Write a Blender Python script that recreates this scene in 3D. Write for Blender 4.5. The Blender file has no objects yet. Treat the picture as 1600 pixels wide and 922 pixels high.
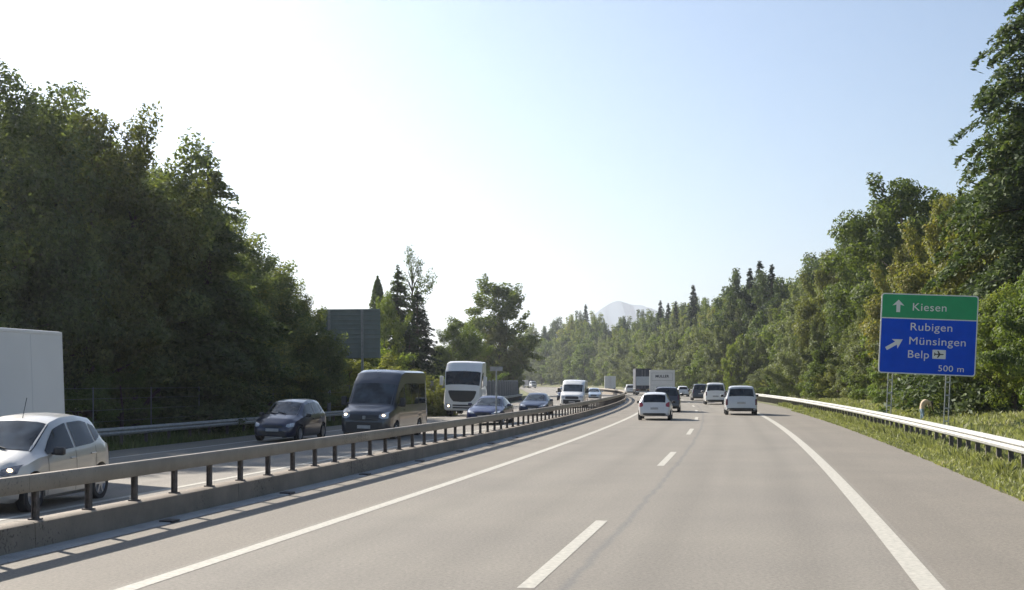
import bpy, math, random
import numpy as np
from mathutils import Vector, Matrix
from mathutils.bvhtree import BVHTree
R = math.radians
random.seed(7); rng = np.random.default_rng(11)
scn = bpy.context.scene
col = scn.collection

# ------------------------------------------------------------------ camera, sky, sun, exposure
F = 1950.0; YH = 597.0
cam_d = bpy.data.cameras.new('camera'); cam = bpy.data.objects.new('camera', cam_d); col.objects.link(cam)
cam_d.sensor_width = 36; cam_d.sensor_fit = 'HORIZONTAL'; cam_d.lens = 36*F/1600
cam_d.shift_y = (YH-461)/1600
cam_d.clip_start = 0.1; cam_d.clip_end = 30000
cam.location = (0, 0, 2.0); cam.rotation_euler = (R(90), 0, 0)
scn.camera = cam
SUN_EL, SUN_AZ = 32.5, -45.0            # azimuth from +Y towards +X
w = bpy.data.worlds.new('World'); scn.world = w; w.use_nodes = True
nt = w.node_tree
sky = nt.nodes.new('ShaderNodeTexSky'); sky.sky_type = 'NISHITA'; sky.sun_disc = False
sky.sun_elevation = R(SUN_EL); sky.sun_rotation = R(SUN_AZ)
sky.air_density = 1.0; sky.dust_density = 0.9; sky.ozone_density = 2.0; sky.altitude = 500
nt.links.new(sky.outputs[0], nt.nodes['Background'].inputs[0])
nt.nodes['Background'].inputs[1].default_value = 0.065
sun_d = bpy.data.lights.new('sun', 'SUN'); sun = bpy.data.objects.new('sun', sun_d); col.objects.link(sun)
sun_d.energy = 5.0; sun_d.angle = R(0.6); sun_d.color = (1.0, 0.92, 0.81)
sv = Vector((math.sin(R(SUN_AZ))*math.cos(R(SUN_EL)), math.cos(R(SUN_AZ))*math.cos(R(SUN_EL)), math.sin(R(SUN_EL))))
sun.rotation_euler = sv.to_track_quat('Z', 'Y').to_euler()
vs = scn.view_settings
vs.view_transform = 'Standard'; vs.look = 'None'; vs.gamma = 1; vs.use_curve_mapping = False
vs.exposure = 1.2
scn.cycles.volume_bounces = 0
scn.cycles.max_bounces = 8
scn.cycles.transparent_max_bounces = 8
scn.cycles.sample_clamp_indirect = 6

# ------------------------------------------------------------------ materials
def new_mat(name):
    m = bpy.data.materials.new(name); m.use_nodes = True
    return m, m.node_tree, m.node_tree.nodes['Principled BSDF']
def N(nt, typ, **kw):
    n = nt.nodes.new(typ)
    for k, v in kw.items():
        if k.startswith('i_'):
            key = k[2:]
            key = int(key) if key.isdigit() else key.replace('_', ' ')
            n.inputs[key].default_value = v
        else: setattr(n, k, v)
    return n
def L(nt, a, b): nt.links.new(a, b)
def ramp(nt, fac, stops):
    r = nt.nodes.new('ShaderNodeValToRGB')
    while len(r.color_ramp.elements) < len(stops): r.color_ramp.elements.new(0.5)
    for e, (p, c) in zip(r.color_ramp.elements, stops):
        e.position = p; e.color = (*c, 1) if len(c) == 3 else c
    L(nt, fac, r.inputs[0]); return r.outputs[0]
def mixc(nt, fac, a, b, mode='MIX'):
    m = nt.nodes.new('ShaderNodeMix'); m.data_type = 'RGBA'; m.blend_type = mode
    for sock, v in ((m.inputs[0], fac), (m.inputs[6], a), (m.inputs[7], b)):
        if hasattr(v, 'is_linked') or hasattr(v, 'links'): L(nt, v, sock)
        elif isinstance(v, (int, float)): sock.default_value = v
        else: sock.default_value = (*v, 1)
    return m.outputs[2]
def simple(name, c, rough=0.6, metal=0.0, coat=0.0, var=0.12, scale=8.0, emit=None, estr=0.0, spec=0.5, bump=0.0):
    m, t, p = new_mat(name)
    tc = N(t, 'ShaderNodeTexCoord')
    nz = N(t, 'ShaderNodeTexNoise', i_Scale=scale, i_Detail=5.0); L(t, tc.outputs['Object'], nz.inputs['Vector'])
    dk = tuple(x*(1-var) for x in c); lt = tuple(min(1, x*(1+var)) for x in c)
    L(t, ramp(t, nz.outputs[0], [(0.3, dk), (0.7, lt)]), p.inputs['Base Color'])
    p.inputs['Roughness'].default_value = rough; p.inputs['Metallic'].default_value = metal
    p.inputs['Coat Weight'].default_value = coat; p.inputs['Coat Roughness'].default_value = 0.06
    p.inputs['Specular IOR Level'].default_value = spec
    if emit: p.inputs['Emission Color'].default_value = (*emit, 1); p.inputs['Emission Strength'].default_value = estr
    if bump:
        b = N(t, 'ShaderNodeBump', i_Strength=bump, i_Distance=0.02); n2 = N(t, 'ShaderNodeTexNoise', i_Scale=scale*8, i_Detail=4.0)
        L(t, tc.outputs['Object'], n2.inputs['Vector']); L(t, n2.outputs[0], b.inputs['Height']); L(t, b.outputs[0], p.inputs['Normal'])
    return m
def asphalt(name, base, tracks=(), crack=False, track_amt=0.10):
    m, t, p = new_mat(name)
    uv = N(t, 'ShaderNodeUVMap'); tc = N(t, 'ShaderNodeTexCoord')
    n1 = N(t, 'ShaderNodeTexNoise', i_Scale=22.0, i_Detail=8.0, i_Roughness=0.85); L(t, tc.outputs['Object'], n1.inputs['Vector'])
    n2 = N(t, 'ShaderNodeTexNoise', i_Scale=0.35, i_Detail=5.0); L(t, tc.outputs['Object'], n2.inputs['Vector'])
    mp = N(t, 'ShaderNodeMapping'); mp.inputs['Scale'].default_value = (1.6, 0.05, 1); L(t, uv.outputs[0], mp.inputs[0])
    n3 = N(t, 'ShaderNodeTexNoise', i_Scale=1.0, i_Detail=4.0); L(t, mp.outputs[0], n3.inputs['Vector'])
    c1 = ramp(t, n1.outputs[0], [(0.25, tuple(x*0.45 for x in base)), (0.5, base), (0.78, tuple(x*1.7 for x in base))])
    c2 = mixc(t, 1.0, c1, ramp(t, n2.outputs[0], [(0.3, (.92, .92, .93)), (0.7, (1.06, 1.06, 1.05))]), 'MULTIPLY')
    c3 = mixc(t, 1.0, c2, ramp(t, n3.outputs[0], [(0.3, (.95, .95, .95)), (0.7, (1.04, 1.04, 1.04))]), 'MULTIPLY')
    sx = N(t, 'ShaderNodeSeparateXYZ'); L(t, uv.outputs[0], sx.inputs[0])
    for d in tracks:
        a = N(t, 'ShaderNodeMath', operation='SUBTRACT', i_1=d); L(t, sx.outputs[0], a.inputs[0])
        b = N(t, 'ShaderNodeMath', operation='ABSOLUTE'); L(t, a.outputs[0], b.inputs[0])
        k = 1-track_amt
        c3 = mixc(t, 1.0, c3, ramp(t, b.outputs[0], [(0.05, (k, k, k)), (0.42, (1, 1, 1))]), 'MULTIPLY')
    if crack:
        nn = N(t, 'ShaderNodeTexNoise', i_Scale=0.9, i_Detail=6.0); L(t, tc.outputs['Object'], nn.inputs['Vector'])
        a = N(t, 'ShaderNodeMath', operation='MULTIPLY_ADD', i_1=0.22, i_2=-0.36-0.11); L(t, nn.outputs[0], a.inputs[0])
        b = N(t, 'ShaderNodeMath', operation='ADD'); L(t, a.outputs[0], b.inputs[0]); L(t, sx.outputs[0], b.inputs[1])
        c = N(t, 'ShaderNodeMath', operation='ABSOLUTE'); L(t, b.outputs[0], c.inputs[0])
        c3 = mixc(t, 1.0, c3, ramp(t, c.outputs[0], [(0.012, (.80, .83, .89)), (0.08, (1, 1, 1))]), 'MULTIPLY')
    L(t, c3, p.inputs['Base Color']); p.inputs['Roughness'].default_value = 0.82; p.inputs['Specular IOR Level'].default_value = 0.35
    bp = N(t, 'ShaderNodeBump', i_Strength=0.5, i_Distance=0.012); L(t, n1.outputs[0], bp.inputs['Height']); L(t, bp.outputs[0], p.inputs['Normal'])
    return m
def concrete(name, base, stain=0.5):
    m, t, p = new_mat(name)
    tc = N(t, 'ShaderNodeTexCoord')
    n1 = N(t, 'ShaderNodeTexNoise', i_Scale=1.3, i_Detail=8.0, i_Roughness=0.65); L(t, tc.outputs['Object'], n1.inputs['Vector'])
    n2 = N(t, 'ShaderNodeTexNoise', i_Scale=26.0, i_Detail=4.0); L(t, tc.outputs['Object'], n2.inputs['Vector'])
    n3 = N(t, 'ShaderNodeTexNoise', i_Scale=0.45, i_Detail=2.0); L(t, tc.outputs['Object'], n3.inputs['Vector'])
    c = ramp(t, n1.outputs[0], [(0.3, tuple(x*.72 for x in base)), (0.65, tuple(x*1.12 for x in base))])
    mm = N(t, 'ShaderNodeMath', operation='MULTIPLY'); L(t, n2.outputs[0], mm.inputs[0]); L(t, n3.outputs[0], mm.inputs[1])
    c = mixc(t, 1.0, c, ramp(t, mm.outputs[0], [(0.34, (1, 1, 1)), (0.40, (1-stain,)*3)]), 'MULTIPLY')
    L(t, c, p.inputs['Base Color']); p.inputs['Roughness'].default_value = 0.85
    bp = N(t, 'ShaderNodeBump', i_Strength=0.25, i_Distance=0.01); L(t, n2.outputs[0], bp.inputs['Height']); L(t, bp.outputs[0], p.inputs['Normal'])
    return m
def foliage(name, dark, light, transl=0.35, accent=None, gloss=0.03):
    m = bpy.data.materials.new(name); m.use_nodes = True; t = m.node_tree
    for n in list(t.nodes):
        if n.type != 'OUTPUT_MATERIAL': t.nodes.remove(n)
    out = [n for n in t.nodes if n.type == 'OUTPUT_MATERIAL'][0]
    tc = N(t, 'ShaderNodeTexCoord'); oi = N(t, 'ShaderNodeObjectInfo'); ge = N(t, 'ShaderNodeNewGeometry')
    nz = N(t, 'ShaderNodeTexNoise', i_Scale=0.7, i_Detail=3.0); L(t, tc.outputs['Object'], nz.inputs['Vector'])
    a = N(t, 'ShaderNodeMath', operation='MULTIPLY_ADD', i_1=0.45, i_2=-0.12); L(t, ge.outputs['Random Per Island'], a.inputs[0])
    b = N(t, 'ShaderNodeMath', operation='MULTIPLY_ADD', i_1=0.9); L(t, nz.outputs[0], b.inputs[0]); L(t, a.outputs[0], b.inputs[2])
    e = N(t, 'ShaderNodeMath', operation='MULTIPLY_ADD', i_1=0.5); L(t, oi.outputs['Random'], e.inputs[0]); L(t, b.outputs[0], e.inputs[2])
    s = N(t, 'ShaderNodeMath', operation='SUBTRACT', i_1=0.3); L(t, e.outputs[0], s.inputs[0])
    mid = tuple((x+y)/2 for x, y in zip(dark, light))
    stops = [(0.1, dark), (0.5, mid), (0.9, light)]
    if accent: stops = [(0.1, dark), (0.45, mid), (0.75, light), (0.98, accent)]
    c = ramp(t, s.outputs[0], stops)
    df = N(t, 'ShaderNodeBsdfDiffuse'); tr = N(t, 'ShaderNodeBsdfTranslucent'); gl = N(t, 'ShaderNodeBsdfGlossy', i_Roughness=0.6)
    gl.inputs['Color'].default_value = (.8, .85, .8, 1)
    L(t, c, df.inputs['Color'])
    c2 = mixc(t, 1.0, c, (1.25, 1.35, 0.6), 'MULTIPLY'); L(t, c2, tr.inputs['Color'])
    m1 = N(t, 'ShaderNodeMixShader', i_0=transl); L(t, df.outputs[0], m1.inputs[1]); L(t, tr.outputs[0], m1.inputs[2])
    m2 = N(t, 'ShaderNodeMixShader', i_0=gloss); L(t, m1.outputs[0], m2.inputs[1]); L(t, gl.outputs[0], m2.inputs[2])
    L(t, m2.outputs[0], out.inputs['Surface'])
    return m

M = {}
M['lane'] = asphalt('lane_asphalt', (.200, .184, .157), tracks=(-2.75, -1.1, 1.1, 2.75), crack=True, track_amt=.09)
M['shoulder'] = asphalt('shoulder_asphalt', (.186, .168, .140))
M['lane_left'] = asphalt('left_lane_asphalt', (.212, .196, .170), tracks=(-11.9, -10.2, -15.5, -13.8))
M['paint'] = simple('road_paint', (.40, .385, .335), .75, var=.2, scale=14, bump=.3)
M['concrete'] = concrete('barrier_concrete', (.205, .172, .135), .55)
M['kerb'] = concrete('kerb_concrete', (.34, .34, .33), .3)
M['beam'] = concrete('weathered_beam', (.245, .208, .162), .45)
M['beam'].node_tree.nodes['Principled BSDF'].inputs['Roughness'].default_value = .5
M['rust_post'] = simple('dark_post', (.075, .065, .06), .7, var=.4, scale=14)
M['galv'] = simple('galvanised_rail', (.36, .36, .345), .6, metal=.0, var=.12, scale=3)
M['galv_post'] = simple('galvanised_post', (.30, .31, .30), .5, metal=.3, var=.2)
M['old_rail'] = simple('old_rail', (.30, .30, .29), .6, metal=.2, var=.2)
M['grass_ground'] = None
M['tyre'] = simple('tyre_rubber', (.022, .022, .024), .8)
M['rim'] = simple('alloy_rim', (.45, .46, .48), .35, metal=.8)
M['plastic'] = simple('black_plastic', (.025, .025, .028), .5)
M['plate'] = simple('plate_white', (.36, .36, .36), .4)
M['chrome'] = simple('chrome', (.7, .7, .7), .15, metal=1)
M['lens'] = simple('lamp_glass', (.42, .44, .47), .08, coat=1, var=.3, scale=20)
M['lens_dark'] = simple('smoked_lamp_glass', (.12, .12, .13), .08, coat=1, var=.5, scale=20)
M['bulb'] = simple('lit_bulb', (.9, .8, .6), .3, emit=(1, .72, .42), estr=3.0)
M['red_lens'] = simple('red_lens', (.35, .02, .03), .15, coat=1)
M['red_dark'] = simple('dark_red_lens', (.09, .012, .02), .2, coat=1)
def glassmat(name, c, rough=.03):
    m, t, p = new_mat(name)
    p.inputs['Base Color'].default_value = (*c, 1); p.inputs['Roughness'].default_value = rough
    p.inputs['Specular IOR Level'].default_value = .42
    tc = N(t, 'ShaderNodeTexCoord'); nz = N(t, 'ShaderNodeTexNoise', i_Scale=2.2, i_Detail=2.0); L(t, tc.outputs['Object'], nz.inputs['Vector'])
    L(t, ramp(t, nz.outputs[0], [(0.35, tuple(x*.4 for x in c)), (0.65, tuple(x*1.6 for x in c))]), p.inputs['Base Color'])  # cloudy tones in the base colour pass for reflections
    return m
M['glass'] = glassmat('window_glass', (.010, .014, .019))
M['glass_reflection'] = glassmat('windscreen_glass', (.035, .045, .055))  # paler base colour stands in for light reflected off the windscreens
def paint(name, c, metal=0.0, rough=.35, coat=.8):
    return simple(name, c, rough, metal=metal, coat=coat, var=.03, scale=2)
M['silver'] = paint('silver_paint', (.50, .49, .46), .55, .38)
M['navy'] = paint('navy_paint', (.022, .026, .055), .35, .3)
M['blue'] = paint('blue_paint', (.004, .011, .065), .0, .3, .35)
M['blue2'] = paint('slate_blue_paint', (.008, .018, .055), .0, .3, .35)
M['vanblue'] = paint('dark_slate_paint', (.038, .045, .06), .3, .3)
M['white'] = paint('white_paint', (.74, .74, .72))
M['white_warm'] = paint('warm_white_paint', (.66, .66, .66))
M['pale'] = paint('pale_grey_paint', (.52, .54, .56), .1)
M['dark'] = paint('charcoal_paint', (.03, .032, .045), .3)
M['iceblue'] = paint('ice_blue_paint', (.38, .45, .52), .4)
M['box_grey'] = simple('box_panel', (.60, .61, .60), .5, var=.04, scale=.8)
M['box_dark'] = simple('dark_tarpaulin', (.035, .04, .06), .6)
M['bark'] = simple('bark', (.075, .06, .045), .9, var=.35, scale=6, bump=.6)
M['bark_birch'] = simple('pale_bark', (.25, .24, .22), .85, var=.4, scale=6)
M['sign_green'] = simple('sign_green', (.01, .27, .10), .7, var=.06, scale=3)
M['sign_blue'] = simple('sign_blue', (.0, .062, .52), .7, var=.10, scale=2, spec=.15)
M['sign_white'] = simple('sign_white', (.62, .62, .60), .5, var=.05)
M['sign_black'] = simple('sign_black', (.02, .02, .02), .5)
M['sign_back'] = simple('sign_back', (.17, .205, .195), .6, metal=.1, var=.1, scale=2)
M['noise_wall'] = concrete('noise_wall', (.21, .215, .23), .2)
M['pillar'] = concrete('pillar', (.34, .32, .27), .3)
M['wire'] = simple('fence_wire', (.20, .21, .20), .6, metal=.3)

# ------------------------------------------------------------------ object helpers
def tag(o, label=None, cat=None, group=None, kind=None):
    if label: o['label'] = label
    if cat: o['category'] = cat
    if group: o['group'] = group
    if kind: o['kind'] = kind
    return o
class MB:
    def __init__(s): s.v = []; s.f = []; s.uv = None
    def quad(s, a, b, c, d):
        n = len(s.v); s.v += [tuple(a), tuple(b), tuple(c), tuple(d)]; s.f.append((n, n+1, n+2, n+3)); return s
    def box(s, c, size, rot=None):
        n = len(s.v); hx, hy, hz = [q/2 for q in size]
        for z in (-hz, hz):
            for x, y in ((-hx, -hy), (hx, -hy), (hx, hy), (-hx, hy)):
                p = Vector((x, y, z))
                if rot is not None: p = rot @ p
                s.v.append((c[0]+p.x, c[1]+p.y, c[2]+p.z))
        s.f += [(n, n+3, n+2, n+1), (n+4, n+5, n+6, n+7), (n, n+1, n+5, n+4), (n+1, n+2, n+6, n+5), (n+2, n+3, n+7, n+6), (n+3, n, n+4, n+7)]
        return s
    def tube(s, pts, rads, seg=7, cap=True):
        base = len(s.v); pts = [Vector(p) for p in pts]; k = len(pts)
        if not hasattr(rads, '__len__'): rads = [rads]*k
        for i, p in enumerate(pts):
            d = (pts[min(i+1, k-1)] - pts[max(i-1, 0)]).normalized()
            a = d.cross(Vector((0, 0, 1)) if abs(d.z) < .9 else Vector((1, 0, 0))).normalized(); b = d.cross(a)
            for j in range(seg):
                t = 2*math.pi*j/seg
                s.v.append(tuple(p + (a*math.cos(t)+b*math.sin(t))*rads[i]))
        for i in range(k-1):
            for j in range(seg):
                q = base+i*seg; s.f.append((q+j, q+(j+1) % seg, q+seg+(j+1) % seg, q+seg+j))
        if cap:
            s.f.append(tuple(base+j for j in reversed(range(seg)))); s.f.append(tuple(base+(k-1)*seg+j for j in range(seg)))
        return s
    def lathe(s, prof, c, axis='y', seg=20):
        """prof: list of (r, h) revolved about axis through c"""
        base = len(s.v)
        for r, h in prof:
            for j in range(seg):
                t = 2*math.pi*j/seg
                if axis == 'y': s.v.append((c[0]+r*math.cos(t), c[1]+h, c[2]+r*math.sin(t)))
                else: s.v.append((c[0]+r*math.cos(t), c[1]+r*math.sin(t), c[2]+h))
        for i in range(len(prof)-1):
            for j in range(seg):
                q = base+i*seg; s.f.append((q+j, q+(j+1) % seg, q+seg+(j+1) % seg, q+seg+j))
        return s
    def mesh(s, name, smooth=None):
        me = bpy.data.meshes.new(name); me.from_pydata(s.v, [], s.f); me.validate()
        if s.uv is not None:
            ul = me.uv_layers.new(name='UVMap')
            for lp in me.loops: ul.data[lp.index].uv = s.uv[lp.vertex_index]
        if smooth: smooth_by_angle(me, smooth)
        return me
    def build(s, name, mat, parent=None, bevel=0, smooth=None, seg=2):
        o = bpy.data.objects.new(name, s.mesh(name, smooth)); col.objects.link(o)
        o.data.materials.append(mat)
        if parent is not None: o.parent = parent
        if bevel:
            b = o.modifiers.new('bevel', 'BEVEL'); b.width = bevel; b.segments = seg; b.limit_method = 'ANGLE'
            for p in o.data.polygons: p.use_smooth = True
            o.data.set_sharp_from_angle(angle=R(50))
        return o
def smooth_by_angle(me, ang):
    for p in me.polygons: p.use_smooth = True
    me.set_sharp_from_angle(angle=R(ang))
def empty(name, loc, rz=0, rot=None):
    o = bpy.data.objects.new(name, None); col.objects.link(o); o.empty_display_size = .3
    o.location = loc; o.rotation_euler = rot if rot else (0, 0, rz); return o
CH = {}
def copy_tree(o, parent=None):
    kids = list(o.children)
    c = o.copy(); col.objects.link(c)
    if parent is not None: c.parent = parent
    for ch in kids: copy_tree(ch, c)
    return c
def text_mesh(txt, size, weight=0.0, depth=.004):
    cu = bpy.data.curves.new('t', 'FONT'); cu.body = txt; cu.size = size; cu.align_x = 'LEFT'; cu.extrude = depth; cu.offset = weight; cu.space_character = 1.06
    o = bpy.data.objects.new('t', cu); col.objects.link(o)
    bpy.context.view_layer.update()
    me = bpy.data.meshes.new_from_object(o.evaluated_get(bpy.context.evaluated_depsgraph_get()))
    bpy.data.objects.remove(o); return me

# ------------------------------------------------------------------ road path
DS = 1.0; S0 = -60
ss = np.arange(S0, 760+DS, DS)
def kap(s):
    if s < 125: return .00077
    if s < 225: return .00115
    if s < 430: return 0.0
    return .0030
th = np.zeros(len(ss)); px_ = np.zeros(len(ss)); py_ = np.zeros(len(ss))
i0 = int(-S0/DS); th[i0] = .207; px_[i0] = -2.35; py_[i0] = 0
for i in range(i0+1, len(ss)):
    th[i] = th[i-1]-kap(ss[i-1])*DS; a = (th[i]+th[i-1])/2
    px_[i] = px_[i-1]+math.sin(a)*DS; py_[i] = py_[i-1]+math.cos(a)*DS
for i in range(i0-1, -1, -1):
    th[i] = th[i+1]+kap(ss[i])*DS; a = (th[i]+th[i+1])/2
    px_[i] = px_[i+1]-math.sin(a)*DS; py_[i] = py_[i+1]-math.cos(a)*DS
def head(s): return float(np.interp(s, ss, th))
def P(s, d, z=0.0):
    h = head(s); return Vector((float(np.interp(s, ss, px_))+d*math.cos(h), float(np.interp(s, ss, py_))-d*math.sin(h), z))
def s_at(Y, d):
    lo, hi = -20.0, 470.0
    for _ in range(40):
        mid = (lo+hi)/2
        if P(mid, d).y < Y: lo = mid
        else: hi = mid
    return lo
def zleft(d): return -.04-(-6.9-d)*.0235
def sstep(x): x = min(1, max(0, x)); return x*x*(3-2*x)
def terr(s, d):
    if d > 0:
        z = float(np.interp(d, [0, 6.75, 7.9, 10, 16, 30, 60, 300], [-.25, -.03, -.04, .08, .75, 1.5, 2.2, 2.2]))
        z += sstep((s-230)/200)*float(np.interp(d, [11, 25, 60, 130, 300], [0, 1.5, 8, 12, 12]))
        return z
    return float(np.interp(d, [-300, -60, -30, -24, -21.5, -19.6, -18.95, -18, 0], [-.6, .3, .1, -.25, -.62, -.42, -.36, -.7, -.7]))
def terrain_z(x, y):
    # nearest path point
    q = (px_-x)**2+(py_-y)**2; i = int(np.argmin(q)); h = th[i]
    d = (x-px_[i])*math.cos(h)-(y-py_[i])*math.sin(h)
    return terr(ss[i], d), ss[i], d
def strip(name, s0, s1, d0, d1, z0, z1, mat, step=4.0, kind='structure', nd=1):
    mb = MB(); mb.uv = []
    n = max(1, int(math.ceil((s1-s0)/step)))
    for i in range(n+1):
        s = s0+(s1-s0)*i/n
        for j in range(nd+1):
            f = j/nd; d = d0+(d1-d0)*f
            mb.v.append(tuple(P(s, d, z0+(z1-z0)*f))); mb.uv.append((d, s))
    for i in range(n):
        for j in range(nd):
            a = i*(nd+1)+j; mb.f.append((a, a+1, a+nd+2, a+nd+1))
    if not name: return mb
    return tag(mb.build(name, mat), kind=kind)
def merge(mbs):
    o = MB(); o.uv = []
    for m in mbs:
        n = len(o.v); o.v += m.v; o.uv += (m.uv or [(0, 0)]*len(m.v)); o.f += [tuple(i+n for i in f) for f in m.f]
    return o

# ground materials
def grass_mat():
    m, t, p = new_mat('verge_grass')
    tc = N(t, 'ShaderNodeTexCoord')
    n1 = N(t, 'ShaderNodeTexNoise', i_Scale=.8, i_Detail=7.0, i_Roughness=.7); L(t, tc.outputs['Object'], n1.inputs['Vector'])
    n2 = N(t, 'ShaderNodeTexNoise', i_Scale=9.0, i_Detail=4.0); L(t, tc.outputs['Object'], n2.inputs['Vector'])
    c = ramp(t, n1.outputs[0], [(0.3, (.09, .10, .04)), (0.5, (.14, .15, .06)), (0.72, (.24, .20, .12))])
    c = mixc(t, 1.0, c, ramp(t, n2.outputs[0], [(0.3, (.6, .6, .6)), (0.7, (1.3, 1.3, 1.3))]), 'MULTIPLY')
    L(t, c, p.inputs['Base Color']); p.inputs['Roughness'].default_value = .95
    b = N(t, 'ShaderNodeBump', i_Strength=.8, i_Distance=.15); L(t, n2.outputs[0], b.inputs['Height']); L(t, b.outputs[0], p.inputs['Normal'])
    return m
M['grass_ground'] = grass_mat()
# far ground sheet to the horizon
g = MB(); g.quad((-9000, -2000, -1.4), (9000, -2000, -1.4), (9000, 7600, -1.4), (-9000, 7600, -1.4))
tag(g.build('ground', M['grass_ground']), kind='structure')
# terrain following the road
tb = MB(); dst = [-300, -120, -60, -40, -30, -26, -24, -22.5, -21.5, -20.4, -19.6, -18.95, -18, 5, 6.75, 7.3, 7.9, 8.8, 10, 12, 14, 16, 19, 24, 30, 45, 60, 90, 130, 200, 300]
srange = list(np.arange(-56, 90, 2.0))+list(np.arange(90, 740, 8.0))
for s in srange:
    for d in dst:
        z = terr(s, d)
        if 6.9 < d < 40 or -40 < d < -19.3: z += random.uniform(-.05, .05)
        if abs(d) == 300: z = -1.6
        tb.v.append(tuple(P(s, d, z)))
for i in range(len(srange)-1):
    for j in range(len(dst)-1):
        a = i*len(dst)+j; tb.f.append((a, a+1, a+len(dst)+1, a+len(dst)))
tag(tb.build('grass_verge_terrain', M['grass_ground'], smooth=60), kind='structure')

SE = 740
strip('road', -55, SE, -3.95, 4.05, 0, 0, M['lane'], nd=4)
strip('median_shoulder', -55, SE, -6.55, -3.95, 0, 0, M['shoulder'], nd=2)
strip('hard_shoulder', -55, SE, 4.05, 6.85, 0, -.02, M['shoulder'], nd=2)
strip('oncoming_road', -55, SE, -16.75, -6.66, zleft(-16.75), zleft(-6.66), M['lane_left'], nd=4)
strip('oncoming_hard_shoulder', -55, SE, -19.05, -16.75, zleft(-19.05), zleft(-16.75), M['shoulder'], nd=2)
strip('left_edge_line', -55, 500, -3.86, -3.66, .004, .004, M['paint'], 2)
strip('right_edge_line', -55, 500, 3.73, 3.98, .004, .004, M['paint'], 2)
strip('oncoming_inner_line', -55, 500, -9.15, -8.97, zleft(-9.15)+.005, zleft(-8.97)+.005, M['paint'], 3)
strip('oncoming_outer_line', -55, 500, -16.65, -16.45, zleft(-16.65)+.005, zleft(-16.45)+.005, M['paint'], 3)
tag(merge([strip(None, 12.35+18*k, 18.35+18*k, -.085, .085, .004, .004, None, 2) for k in range(-2, 26)]).build('lane_dash_line', M['paint']), kind='structure')
tag(merge([strip(None, 9+18*k, 15+18*k, -12.88, -12.70, zleft(-12.88)+.005, zleft(-12.7)+.005, None, 2) for k in range(0, 24)]).build('oncoming_lane_dash_line', M['paint']), kind='structure')

# ------------------------------------------------------------------ swept profiles along the road
def sweep(profile, s0, s1, step, close=True):
    """profile: list of (d, z) points; closed tube with end caps"""
    mb = MB(); n = max(1, int(round((s1-s0)/step))); k = len(profile)
    for i in range(n+1):
        s = s0+(s1-s0)*i/n
        for d, z in profile: mb.v.append(tuple(P(s, d, z)))
    for i in range(n):
        for j in range(k if close else k-1):
            a = i*k+j; b = i*k+(j+1) % k; mb.f.append((a, b, b+k, a+k))
    if close: mb.f.append(tuple(range(k))); mb.f.append(tuple(n*k+j for j in reversed(range(k))))
    return mb
def posts(parent, name, mat, s0, s1, sp, maker, rest_kind='stuff', nmax=100):
    """first nmax posts as parts, the rest as one part of kind stuff"""
    s = s0; i = 0; rest = []
    proto = None
    while s <= s1:
        if i < nmax:
            maker(s).build(name, mat, parent)
        else: rest.append(maker(s))
        s += sp; i += 1
    if rest: tag(merge(rest).build(name, mat, parent), kind=rest_kind)
# kerb gutter beside the wall
kb = sweep([(-6.27, -.02), (-6.27, .018), (-5.97, .012), (-5.92, -.02)], -10, 430, 3)
kerb = tag(kb.build('kerb', M['kerb'], smooth=40), kind='structure')
bar = empty('median_barrier', P(14, -6.75))
bar_inv = bar.location.copy()
def setp(o, root):     # world-space mesh under a root empty without moving it
    o.parent = root; o.matrix_parent_inverse = Matrix.Translation(root.location).inverted(); return o
def rootp(fn): return fn
tag(bar, 'low concrete median barrier with grey steel beam on short dark posts', 'crash barrier')
def wbuild(mb, name, mat, root, **kw): return setp(mb.build(name, mat, None, **kw), root)
for k in range(60):      # wall cast in 6 m lengths
    a = -10+6*k
    wbuild(sweep([(-6.27, -.05), (-6.28, .31), (-6.31, .325), (-6.57, .325), (-6.60, .31), (-6.60, -.15)], a, a+5.985, 3), 'concrete_block', M['concrete'], bar, smooth=35)
wbuild(sweep([(-6.27, -.05), (-6.28, .31), (-6.31, .325), (-6.57, .325), (-6.60, .31), (-6.60, -.15)], 350, 430, 3), 'concrete_block', M['concrete'], bar, smooth=35)
prof = [(-6.365, .675), (-6.355, .69), (-6.355, .86), (-6.37, .882), (-6.46, .882), (-6.475, .86), (-6.475, .69), (-6.465, .675)]
for k in range(52):
    a = -10+8*k; wbuild(sweep(prof, a, a+7.994, 2), 'beam', M['beam'], bar, smooth=40)
def ibeam(s, d, z0, z1, w=.1, dp=.1):
    mb = MB(); h = head(s); rot = Matrix.Rotation(-h, 3, 'Z'); zc = (z0+z1)/2; hz = z1-z0
    def bx(dx, dy, sx, sy):
        c = P(s, d+dx, zc); c = c+rot @ Vector((0, dy, 0)); mb.box(tuple(c), (sx, sy, hz), rot)
    bx(0, 0, dp-.024, .012); bx(-dp/2+.006, 0, .012, w); bx(dp/2-.006, 0, .012, w)
    c = P(s, d, z0+.01); mb.box(tuple(c), (dp+.06, w+.05, .016), rot)
    return mb
for i in range(0):
    pass
i = 0; rest = []
s = 15.07/math.cos(.2)-1.22*6
while s < 400:
    m = ibeam(s, -6.425, .325, .677, .065, .075)
    if i < 100: wbuild(m, 'post', M['rust_post'], bar)
    else: rest.append(m)
    i += 1; s += 1.235
tag(wbuild(merge(rest), 'post', M['rust_post'], bar), kind='stuff')
# drain slots at foot of the wall
for s_ in np.arange(12.4, 60, 4.6):
    c = P(s_, -6.04, .022); h = head(s_)
    tag(MB().box(tuple(c), (.2, .26, .03), Matrix.Rotation(-h, 3, 'Z')).build('drain_slot', M['plastic'], None, bevel=.008),
        'small dark drain slot in the pale kerb strip under the median barrier', 'drain', 'drain slots along the kerb')

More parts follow.
